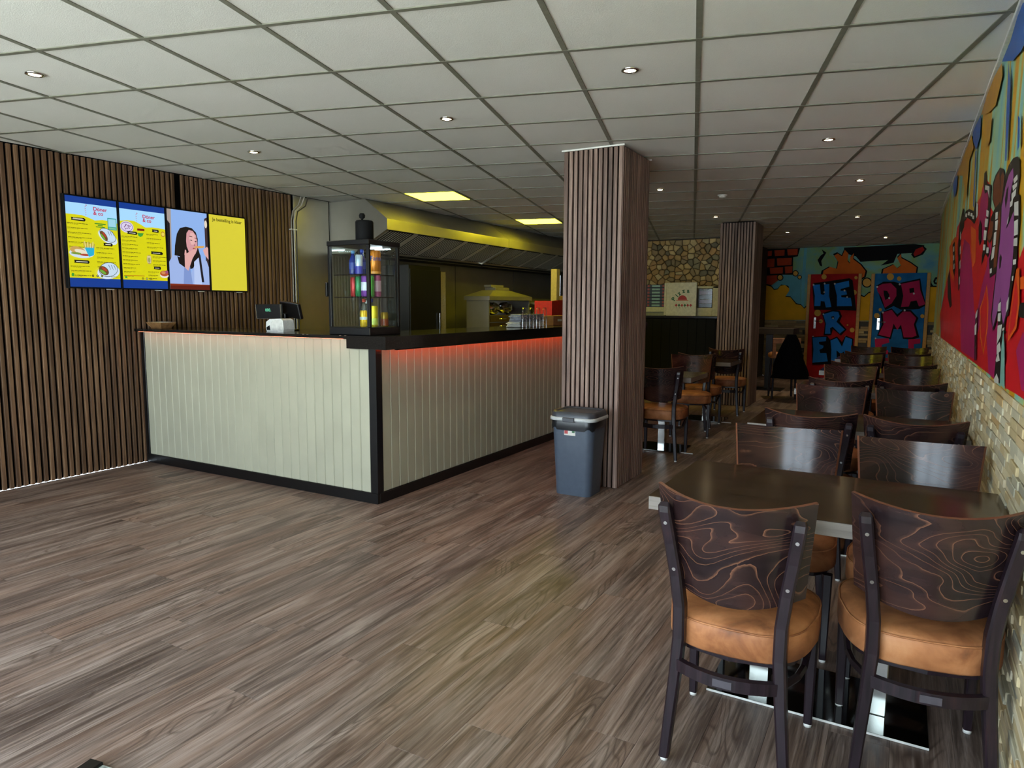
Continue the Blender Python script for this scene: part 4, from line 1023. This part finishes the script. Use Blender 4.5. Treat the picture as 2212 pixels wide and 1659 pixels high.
can(-3.258, 3.775, Z0, .027, .150, 'e8d416', 'tall yellow lemon can on the cooler bottom shelf', band=('cfe05a', .12, .42))
can(-3.25, 3.872, Z0, .029, .105, 'b9961c', 'short yellow and orange can on the cooler bottom shelf', band=('a8481c', .1, .55))
# --- canister on the cooler
cn = thing('canister', 'tall matt black canister with a knob standing on the drinks cooler', 'canister', (-3.4, 3.85, fz1+.001))
obj('body', MB().lathe([(0, 0), (.062, 0), (.064, .01), (.064, .14), (.058, .15), (0, .15)], n=24), M['black'], cn)
obj('knob', MB().lathe([(.008, .15), (.008, .165), (.02, .172), (.022, .19), (.015, .203), (0, .205)], (-.02, 0, 0), 14), M['black'], cn)
# --- till with customer display
ps_ = thing('till', 'black till screen with a smaller customer display lit green, on the counter', 'till', (-4.42, 4.0, CT))
obj('stand', MB().box(-.12, .06, -.02, .12, 0, .012, 0, .004).box(-.06, 0, .02, .07, .012, .14, 0, .006), M['blackg'], ps_)
sc_ = MB(); T = Matrix.Translation((.07, .03, .165)) @ Matrix.Rotation(radians(14), 4, 'X') @ Matrix.Rotation(radians(-18), 4, 'Z')
sc_.box(-.16, .16, -.015, .015, -.06, .065, 0, .006, T); obj('main_screen', sc_, M['blackg'], ps_)
obj('screen_rim', MB().box(-.16, .16, -.0155, .0155, .063, .069, 0, .001, T), M['chrome'], ps_)
T2_ = Matrix.Translation((-.10, -.05, .157)) @ Matrix.Rotation(radians(4), 4, 'X') @ Matrix.Rotation(radians(8), 4, 'Z')
cd = obj('customer_display', MB().box(-.125, .125, -.012, .012, -.058, .058, 0, .004, T2_), M['blackg'], ps_)
obj('display_rim', MB().box(-.128, .128, -.009, .009, -.061, -.056, 0, .001, T2_).box(.12, .128, -.0125, .009, -.058, .058, 0, .001, T2_).box(-.128, -.123, -.0125, .009, -.058, .058, 0, .001, T2_), M['chrome'], cd)
put_text('lettering', '000.', .034, T2_ @ frame(Vector((0, -.0126, .0)), (1,0,0), (0,0,1)), emit('till_digits', '6fe0b0', 1.2), cd, .0003)
# --- receipt printer
pr = thing('receipt_printer', 'white rounded receipt printer beside the till on the counter', 'printer', (-4.30, 3.86, CT))
pf = [(-.095, .0), (-.105, .03), (-.1, .075), (-.06, .098), (.06, .103), (.085, .09), (.095, .02), (.09, 0)]
obj('body', MB().prism([(p[0], -.05, p[1]) for p in pf], (0, .11, 0)), M['white'], pr)
obj('front_panel', MB().prism([(-.05, -.052, .01), (-.052, -.052, .06), (-.03, -.052, .088), (.07, -.052, .098), (.082, -.052, .02), (.078, -.052, .008)], (0, .003, 0)), M['whitep'], pr)
obj('paper_slot', MB().prism([(-.092, -.0515, .012), (-.098, -.0515, .032), (-.062, -.0515, .05), (-.055, -.0515, .012)], (0, .004, 0)), M['black'], pr)
for dx in (-.07, .07): obj('foot', MB().box(dx-.008, dx+.008, -.03, .03, -.0, .004), M['black'], pr)
# --- paper tray
tr = thing('paper_food_tray', 'empty brown paper food tray at the wall end of the counter', 'tray', (-5.70, 3.78, CT))
tb = MB(); o0 = [(-.1, -.05), (.1, -.05), (.1, .05), (-.1, .05)]; o1 = [(-.15, -.085), (.15, -.085), (.15, .085), (-.15, .085)]
o0[0] = (-.1, -.05)
vs = [(p[0]*.72, p[1]*.9, .001) for p in o0]+[(p[0]*.72, p[1]*.9, .055) for p in o1]+[(p[0]*.70, p[1]*.87, .004) for p in o0]+[(p[0]*.70, p[1]*.87, .055) for p in o1]
tb.add(vs, [(3,2,1,0)]+[(i, (i+1) % 4, 4+(i+1) % 4, 4+i) for i in range(4)], 0); tb.add(vs, [(8,9,10,11)]+[(8+(i+1) % 4, 8+i, 12+i, 12+(i+1) % 4) for i in range(4)]+[(4+i, 4+(i+1) % 4, 12+(i+1) % 4, 12+i) for i in range(4)], 1)
obj('tray', tb, [plain('kraft_print', '8a6238', .7, var=.2, scale=40), plain('tray_lining', 'd8d2c2', .7)], tr)

# --- cup and cutlery rack
rk = thing('napkin_rack', 'clear acrylic rack holding folded grey and white napkins on the counter', 'rack', (-3.32, 6.13, CT))
for i in range(4):
    yy = -.24+.145*i
    loop = [(.1, yy, 0), (.1, yy, .16), (.1, yy+.012, .19), (.1, yy+.06, .19), (.1, yy+.072, .16), (.1, yy+.072, 0)]
    obj('acrylic_loop', MB().tube(loop, .006, 6), glassmat('acrylic_%d' % i, (.95, .97, .97, 1), .8), rk)
for nm, z0, z1, mt, g_ in (('white_napkins', .004, .055, plain('napkin_white', 'd9d8d0', .8), .0), ('grey_napkins', .056, .13, plain('napkin_grey', '9ea1aa', .8, var=.15, scale=25), .02)):
    sbm = MB(); rg2 = random.Random(4)
    for i in range(5):
        zz = z0+(z1-z0)*i/5; e_ = (z1-z0)/5*.92
        sbm.box(-.07+g_+rg2.random()*.015, .09-rg2.random()*.01, -.29+g_+rg2.random()*.03, .26-rg2.random()*.03, zz, zz+e_, 0, .004)
    obj(nm, sbm, mt, rk)
# --- boxes behind
bx = thing('cardboard_box', 'brown cardboard box with a label, on the counter next to the napkin rack', 'box', (-3.4, 6.85, CT))
obj('carton', MB().box(-.1, .12, -.16, .17, 0, .105, 0, .003), M['cboard'], bx); obj('label_print', MB().box(.1205, .1215, -.06, .04, .045, .07), plain('box_label', '9aa08c', .6), bx)
b2 = thing('cardboard_box', 'second brown cardboard box half hidden by the walnut pillar', 'box', (-3.4, 7.24, CT)); obj('carton', MB().box(-.1, .12, -.14, .16, 0, .1, 0, .003), M['cboard'], b2); obj('lid_flap', MB().box(-.1, .12, -.14, .0, .1005, .104), plain('flap_pink', 'd0a08c', .7), b2)
rc = thing('red_carton', 'bright red open carton standing behind the cardboard boxes', 'carton', (-3.86, 7.78, 1.071))
rm = plain('red_card', 'd2280f', .45)
obj('carton', MB().box(-.12, .12, -.2, .2, .1, .39, 0, .002), rm, rc); obj('open_flap', MB().prism([(.121, -.2, .39), (.121, .2, .39), (.135, .15, .40), (.135, -.02, .34), (.13, -.06, .40)], (.002, 0, 0)), rm, rc)
sdc = thing('side_cabinet', 'low steel cabinet behind the counter under the red carton', 'cabinet', (-3.9, 7.78, 0))
obj('body', MB().box(-.2, .18, -.4, .4, .05, 1.17, 0, .003), M['steel'], sdc); obj('door', MB().box(.181, .19, -.39, .39, .1, 1.13, 0, .003), M['steel'], sdc); obj('foot', MB().box(-.18, .16, -.38, .38, 0, .049), M['black'], sdc)

# ================================================================== KITCHEN
# extractor hood: two units along the left wall
ha = at_x((865, 553), -5.4)
def hood(y0, y1, nf, label):
    t = thing('extractor_hood', label, 'hood', (XL, y0, 0)); L = y1-y0
    pr_ = [(.002, CZ-.004), (-5.282-XL, CZ-.004), (-4.971-XL, 2.338), (-4.971-XL, 2.224), (-4.995-XL, 2.224), (-4.995-XL, 2.33), (-5.29-XL, CZ-.02), (.002, CZ-.02)]
    obj('canopy', MB().prism([(p[0], 0, p[1]) for p in pr_], (0, L, 0)), M['steel'], t)
    pe = [(.002, CZ-.005), (-5.282-XL, CZ-.005), (-4.973-XL, 2.337), (-4.973-XL, 2.225), (-5.45-XL, 1.985), (.002, 1.985)]
    for yy in (0.0005, L-.0085): obj('end_panel', MB().prism([(p[0], yy, p[1]) for p in pe], (0, .008, 0)), M['steel'], t)
    obj('trough', MB().box(.003, -5.42-XL, .009, L-.009, 1.975, 2.0, 0, .002), M['black'], t)
    obj('lip_rail', MB().box(-5.44-XL, -5.425-XL, .009, L-.009, 1.97, 2.03), M['chrome'], t)
    A = Vector((-4.998-XL, 0, 2.222)); B = Vector((-5.43-XL, 0, 2.02)); d = B-A; nr = Vector((d.z, 0, -d.x)).normalized()
    if nr.z > 0: nr = -nr
    fwid = (L-.02)/nf
    for i in range(nf):
        ya = .01+fwid*i; b = MB()
        def slab(a0, a1, u0, u1, off, th_, mi_=1):
            P = [A+d*u0+Vector((0, a0, 0))+nr*off, A+d*u0+Vector((0, a1, 0))+nr*off, A+d*u1+Vector((0, a1, 0))+nr*off, A+d*u1+Vector((0, a0, 0))+nr*off]
            b.prism(P, nr*th_, mi_)
        slab(ya, ya+fwid, 0, 1, -.004, .003, 0)
        slab(ya, ya+.055, 0, 1, -.0008, .002); slab(ya+fwid-.02, ya+fwid, 0, 1, -.0008, .002)
        n = 10; s0 = ya+.06; w_ = (fwid-.085)/n
        for k in range(n): slab(s0+w_*k, s0+w_*(k+.42), .04, .96, -.0008, .002)
        obj('grease_filter', b, [M['black'], M['rib']], t)
    return t
M['steel_d'] = steel('filter_steel', '8f866f', .38)
M['rib'] = plain('filter_rib', 'b9b4a4', .45, .4)
hood(5.996, 8.66, 5, 'front stainless extractor hood along the kitchen wall, nearest the cooler')
hood(8.67, 11.9, 6, 'rear stainless extractor hood along the kitchen wall, deeper in the kitchen')
# pipes at the end of the slat wall
def pipe(y, r, label, mt, bend):
    t = thing('wall_pipe', label, 'pipe', (XL, y, 0))
    obj('pipe', MB().tube([(.03, 0, .3), (.03, 0, 2.3), (.035, .02, 2.4), (.05, .07+bend, 2.47), (.06, .10+bend, 2.56)], r, 8), mt, t)
    cl = MB()
    for z_ in (1.4, 2.2): cl.box(0, .03+r, -r-.003, r+.003, z_, z_+.012, 0, .002)
    obj('clip', cl, M['white'], t); return t
pipe(5.395, .007, 'leftmost grey wall pipe at the end of the slat wall', plain('pipe_grey', '8d8a84', .4), .02)
pipe(5.43, .008, 'middle white wall pipe at the end of the slat wall', plain('pipe_pale', 'b9b5ab', .4), .03)
pipe(5.462, .007, 'rightmost dark wall pipe beside the steel cladding', plain('pipe_dark', '3a3632', .4), .05)
# tall dark cabinet with steel edge
tc = thing('tall_cabinet', 'tall black kitchen cabinet with a bright steel side post under the hood', 'cabinet', (-5.55, 7.2, 0))
obj('body', MB().box(-.25, .2, -.35, .32, 0, 1.9, 0, .004), M['blackg'], tc)
obj('side_post', MB().box(-.25, .2, .322, .44, 0, 1.84, 0, .003), steel('post_steel', 'c9bdb4', .3), tc)
obj('door', MB().box(.2005, .215, -.34, .31, .1, 1.85, 0, .003), M['blackg'], tc)
obj('door_handle', MB().tube([(.235, .25, .9), (.235, .25, 1.3)], .008, 8), M['chrome'], tc)
# work bench with oven
wbn = thing('work_bench', 'stainless kitchen work bench along the back wall under the hood', 'bench', (-5.38, 9.6, 0))
obj('bench_top', MB().box(-.43, .43, -1.9, 2.3, .98, 1.02, 0, .003), M['steel'], wbn); obj('cabinet_base', MB().box(-.42, .4, -1.88, 2.28, .1, .979), M['steel'], wbn)
for sx in (-.38, .36):
    for sy in (-1.8, 0, 2.2): obj('leg', MB().box(sx-.02, sx+.02, sy-.02, sy+.02, 0, .1), M['chrome'], wbn)
ov = thing('grill_oven', 'stainless charcoal grill with its own small hood on the work bench', 'grill', (-5.22, 8.85, 1.021))
obj('body', MB().box(-.2, .17, -.6, -.58, 0, .455).box(-.2, .17, .58, .6, 0, .455).box(-.2, -.18, -.58, .58, 0, .455).box(-.18, .17, -.58, .58, 0, .02), M['steel'], ov)
obj('hood_rim', MB().box(-.23, .2, -.63, .63, .456, .512, 0, .003), M['steel'], ov)
py = MB(); q0 = [(-.23, -.63, .513), (.2, -.63, .513), (.2, .63, .513), (-.23, .63, .513)]; q1 = [(-.15, -.28, .60), (.05, -.28, .60), (.05, .22, .60), (-.15, .22, .60)]
py.add(q0+q1, [(i, (i+1) % 4, 4+(i+1) % 4, 4+i) for i in range(4)]+[(4,5,6,7), (3,2,1,0)]); obj('hood_top', py, M['steel'], ov)
obj('flue', MB().box(-.14, .04, -.2, .2, .601, .645, 0, .003).box(-.12, .0, -.26, .1, .646, .68), M['steel'], ov)
for i, (za, zb) in enumerate(((.15, .235), (.045, .135))):
    dr = obj('drawer', MB().box(.1, .165, -.55, .3, za, zb, 0, .003), plain('drawer_brass', '6d5a36', .35, .7) if i == 0 else plain('drawer_dark', '3c2a18', .5, .4), ov)
    obj('drawer_handle', MB().tube([(.165, -.3, (za+zb)/2), (.19, -.3, (za+zb)/2), (.19, -.15, (za+zb)/2), (.165, -.15, (za+zb)/2)], .007, 6), M['chrome'], dr)
fo = MB(); rg3 = random.Random(2)
foil_m = plain('crumpled_foil', 'b9bcbe', .22, 1.0, .2, 40)
for n_, (y0, y1) in enumerate(((-.5, -.16), (-.14, .2))):
    fb_ = bpy.data.meshes.new('foil'); bmx = bmesh.new(); bmesh.ops.create_icosphere(bmx, subdivisions=3, radius=1)
    for v in bmx.verts: v.co = Vector((v.co.x*.09, v.co.y*(y1-y0)/2, v.co.z*.085)); v.co += v.co.normalized()*(rg3.random()-.5)*.025
    bmx.to_mesh(fb_); bmx.free(); fb_.materials.append(foil_m)
    o = obj('foil_parcel', fb_, None, None, (-5.22+.06, 8.85+(y0+y1)/2, 1.021+.238+.105)); tag(o, ['crumpled foil parcel on the left in the grill opening', 'crumpled foil parcel on the right in the grill opening'][n_], 'foil parcel')
obj('inner_shelf', MB().box(-.17, .16, -.57, .57, .237, .245), M['steel_d'], ov)
# side shelf with yellow loaf, tongs post
sh = thing('kitchen_shelf', 'sloping steel shelf board to the right of the grill', 'shelf', (-5.1, 10.05, 1.021))
obj('board', MB().prism([(-.3, -.5, .50), (.25, -.5, .40), (.25, .9, .40), (-.3, .9, .50)], (0, 0, -.03)), M['steel'], sh)
for sx, zz in ((-.28, .46), (.20, .37)):
    for sy in (-.45, .85): obj('post', MB().box(sx-.015, sx+.015, sy-.015, sy+.015, 0, zz), M['steel'], sh)
lf = thing('bread_loaf', 'yellowish loaf lying on the shelf right of the grill', 'bread', (-4.98, 10.55, 1.47))
obj('loaf', loft([rrect(.2, .3, .05, 0), rrect(.24, .34, .07, .02), rrect(.24, .34, .07, .07), rrect(.18, .28, .07, .1)]), plain('bread_crust', 'c79a3a', .7, var=.15, scale=12), lf)
stp = thing('steel_post', 'pale steel upright post at the kitchen end beside the walnut pillar', 'post', (-4.78, 9.8, 0))
obj('post', MB().box(-.05, .05, -.06, .06, 0, 1.97, 0, .003), plain('cream_post', 'b9a878', .5), stp); obj('foot_plate', MB().box(-.08, .08, -.09, .09, 0, .01), M['steel'], stp)

# ================================================================== PIZZA COUNTER (back)
pc = thing('pizza_counter', 'black counter in front of the rubble stone wall', 'counter', (-3.35, 11.2, 0))
obj('body', MB().box(-.95, .78, -.2, .3, 0, 1.215), M['black'], pc)
for i in range(12): obj('front_board', MB().box(-.95+.144*i+.001, -.95+.144*(i+1)-.001, -.214, -.2, .06, 1.21, 0, .003), M['black'], pc)
pt = obj('worktop', MB().box(-4.32, -2.53, 10.96, 11.55, 1.216, 1.25, 0, .003), M['granite']); tag(pt, 'black worktop of the back counter under the pizza box', 'worktop')
g_w = plain('box_white', 'cfc9b4', .55)
pb = thing('pizza_box', 'large white pizza box standing upright, PIZZA printed on it', 'pizza box', (-3.15, 11.1, 1.251))
obj('lid', MB().box(-.245, .245, -.025, .02, 0, .535, 0, .004), g_w, pb)
obj('box_side', MB().box(-.285, -.247, -.015, .03, 0.012, .53, 0, .004), g_w, pb)
gr, rd = plain('print_green', '1f5a3c', .6), plain('print_red', 'a3242a', .6)
for ch, px_, pz_, ra in (('P', -.108, .255, 62), ('i', -.062, .305, 50), ('z', -.03, .338, 38), ('z', .03, .372, 16), ('a', .098, .372, 0)):
    rot = radians(ra)
    put_text('letter', ch, .092, frame(Vector((px_+.012, -.0255, pz_)), (cos(rot), 0, sin(rot)), (-sin(rot), 0, cos(rot))), gr, pb, .0004, bold=.0035)
obj('sun_print', MB().prism([(.02+.075*cos(pi*i/12), -.0258, .255+.075*sin(pi*i/12)) for i in range(13)], (0, .0004, 0)), rd, pb)
obj('sun_base', MB().prism([(-.08, -.0258, .25), (.12, -.0258, .25), (.12, -.0258, .24), (-.08, -.0258, .24)], (0, .0004, 0)), plain('print_orange', 'c0603a', .6), pb)
fg = MB()
for i in range(6):
    xx = -.1+.047*i; m_ = 0 if i in (1, 2, 3, 4) and i % 2 else 1
    fg.prism([(xx, -.0258, .17), (xx+.022, -.0258, .195), (xx+.044, -.0258, .17), (xx+.022, -.0258, .145)], (0, .0004, 0), m_)
    fg.prism([(xx+.02, -.0258, .15), (xx+.024, -.0258, .15), (xx+.034, -.0258, .12), (xx+.03, -.0258, .12)], (0, .0004, 0), 0)
obj('flag_print', fg, [gr, rd], pb)
bl_m, bl_l, bl_r = plain('box_blue', '1c2f52', .5), plain('box_band', '7fa6ac', .5), plain('box_red', '8f2f3c', .5)
ords = ['bottom', 'second from the bottom', 'third from the bottom', 'middle', 'third from the top', 'second from the top', 'top']
sh2 = thing('box_stand', 'pale low stand under the stack of blue pizza boxes', 'stand', (-3.6, 11.25, 1.251))
obj('slab', MB().box(-.19, .2, -.15, .2, .06, .14, 0, .004), plain('stand_cream', 'c8c4a2', .5), sh2); obj('foot', MB().box(-.17, .18, -.12, .17, 0, .059), plain('stand_grey', '8f8f7a', .5), sh2)
for i in range(7):
    t = thing('pizza_box', 'flat blue pizza box, %s of the stack of seven' % ords[i], 'pizza box', (-3.59, 11.25, 1.3925+.0525*i), 0, 'stack of blue pizza boxes')
    obj('carton', MB().box(-.16, .16, -.14, .16, 0, .0505, 0, .003), bl_m, t)
    obj('printed_band', MB().box(-.06, .075, -.1412, -.14, .01, .04), bl_l, t)
    obj('printed_square', MB().box(-.135, -.1, -.1412, -.14, .008, .042), bl_r, t); obj('printed_square', MB().box(.115, .145, -.1412, -.14, .008, .042), bl_r, t)
vc = thing('glass_cabinet', 'small cabinet with a cream frame and dark red cartons, right of the white pizza box', 'cabinet', (-2.74, 11.3, 1.251))
obj('frame', MB().box(.07, .16, -.15, .2, 0, .475, 0, .004).box(-.2, .16, -.15, .2, .44, .475, 0, .003).box(-.2, -.18, -.15, .2, 0, .44, 0, .003).box(-.18, .07, -.15, .2, 0, .13, 0, .003), plain('cabinet_cream', 'b9ac7c', .5), vc)
obj('glass_pane', MB().box(-.17, .06, -.145, -.14, .14, .43), glassmat('cabinet_glass', (.95, .97, .96, 1), 0, .12), vc)
ctn = MB(); 
for i in range(4): ctn.box(-.15, .05, -.1, .1, .135+.068*i, .135+.068*i+.06, i % 2, .003)
obj('stacked_packs', ctn, [plain('pack_dark', '1c1416', .5), plain('pack_red', '5a1418', .5)], vc)

# ================================================================== FAR DARK CORNER
ht = thing('bar_table', 'tall dark table beyond the far slatted pillar', 'table', (-1.98, 12.4, 0))
obj('tabletop', MB().box(-.42, .42, -.35, .35, .95, 1.05, 0, .004), plain('dark_table', '2a1f14', .7), ht); obj('pedestal', MB().box(-.05, .05, -.05, .05, .012, .949), M['blackg'], ht); obj('base_plate', MB().box(-.25, .25, -.25, .25, 0, .011), M['blackg'], ht)
hs = thing('bar_stool', 'tall stool with a tan back post, under the hung black jacket', 'stool', (-1.6, 11.35, 0), .3)
for sx in (-.17, .17):
    for sy in (-.17, .17): obj('leg', MB().bar([(sx, sy, 0), (sx*.9, sy*.9, .62)], .03, .03), M['frame'], hs)
obj('seat', loft([rrect(.40, .40, .08, .62), rrect(.42, .42, .09, .64), rrect(.42, .42, .09, .68), rrect(.36, .36, .08, .70)]), M['leather'], hs)
obj('back_post', MB().bar([(-.17, -.19, .66), (-.17, -.24, .92)], .05, .03), M['leather'], hs); obj('back_post', MB().bar([(.17, -.19, .66), (.17, -.24, .92)], .05, .03), M['leather'], hs)
obj('back_rail', MB().box(-.2, .2, -.26, -.23, .85, .93, 0, .006), M['leather'], hs)
jk = MB(); rings = []
for j in range(9):
    u = j/8; z_ = .99-.66*u; rr = .06+.2*u**.8
    rings.append([(-1.47+.0+rr*1.05*cos(a_)*(1+.09*sin(a_*5+j)), 11.12+.7*rr*sin(a_)*(1+.09*sin(a_*5+j)), z_) for a_ in [2*pi*i/28 for i in range(28)]])
jo = obj('jacket', loft(rings), plain('black_cloth', '060607', .9, spec=.1)); tag(jo, 'black jacket draped over the tall stool in the dark far corner', 'jacket')

# ================================================================== CEILING SPOTS
SPOTS = [((75,160), 'ceiling spotlight at the far left edge of the ceiling'), ((548,328), 'ceiling spotlight above the menu screens end'), ((965,256), 'ceiling spotlight in front of the drinks cooler'), ((1361,151), 'nearest ceiling spotlight, in front of the walnut pillar'),
         ((1790,301), 'first ceiling spotlight from the front along the mural side'), ((1858,389), 'second ceiling spotlight from the front along the mural side'), ((1426,409), 'ceiling spotlight just right of the walnut pillar top'), ((1546,468), 'ceiling spotlight just left of the far slatted pillar'),
         ((1852,468), 'third ceiling spotlight from the front along the mural side'), ((1701,501), 'ceiling spotlight just right of the far slatted pillar'), ((1913,513), 'farthest ceiling spotlight, before the toilet doors')]
for n_, (p, lab) in enumerate(SPOTS):
    q = at_z(p, CZ); t = thing('ceiling_spotlight', lab, 'spotlight', (q.x, q.y, CZ), 0, 'recessed ceiling spotlights')
    obj('ring', MB().lathe([(.043, .002), (.044, -.005), (.033, -.008), (.029, -.004), (.029, .002)], n=22), M['chrome'], t)
    obj('bulb', MB().lathe([(.029, -.003), (.02, -.0065), (0, -.0075)][::-1], n=16), M['bulb'], t)
    l = bpy.data.lights.new('spot_beam', 'SPOT'); l.energy = 60 if q.y > 11 else (16 if q.y > 5 else 24); l.color = (1, .78, .5); l.spot_size = radians(105); l.spot_blend = .7; l.shadow_soft_size = .03
    lo = bpy.data.objects.new('spot_beam', l); COL.objects.link(lo); lo.location = (0, 0, -.012); lo.parent = t
q = at_z((1561, 421), CZ); t = thing('smoke_detector', 'small white smoke detector on the ceiling before the far pillar', 'smoke detector', (q.x, q.y, CZ))
obj('base', MB().lathe([(.05, 0), (.05, -.012), (0, -.012)], n=20), M['white'], t); obj('head', MB().lathe([(.038, -.012), (.034, -.03), (0, -.034)], n=20), M['white'], t)

# ================================================================== LOW OBJECT AT THE BOTTOM EDGE
q = at_z((212, 1647), .02)
fm = thing('sign_foot', 'corner of a grey metal sign foot with a black cap, at the bottom edge', 'sign stand', (q.x, q.y, 0), radians(10))
obj('plate', MB().box(-.03, .4, -.35, .0, .003, .018, 0, .002), plain('speckled_metal', '9aa29c', .5, .3, .25, 60), fm); obj('corner_cap', MB().box(-.034, .02, -.06, .004, 0.0, .026, 0, .004), M['blackg'], fm)
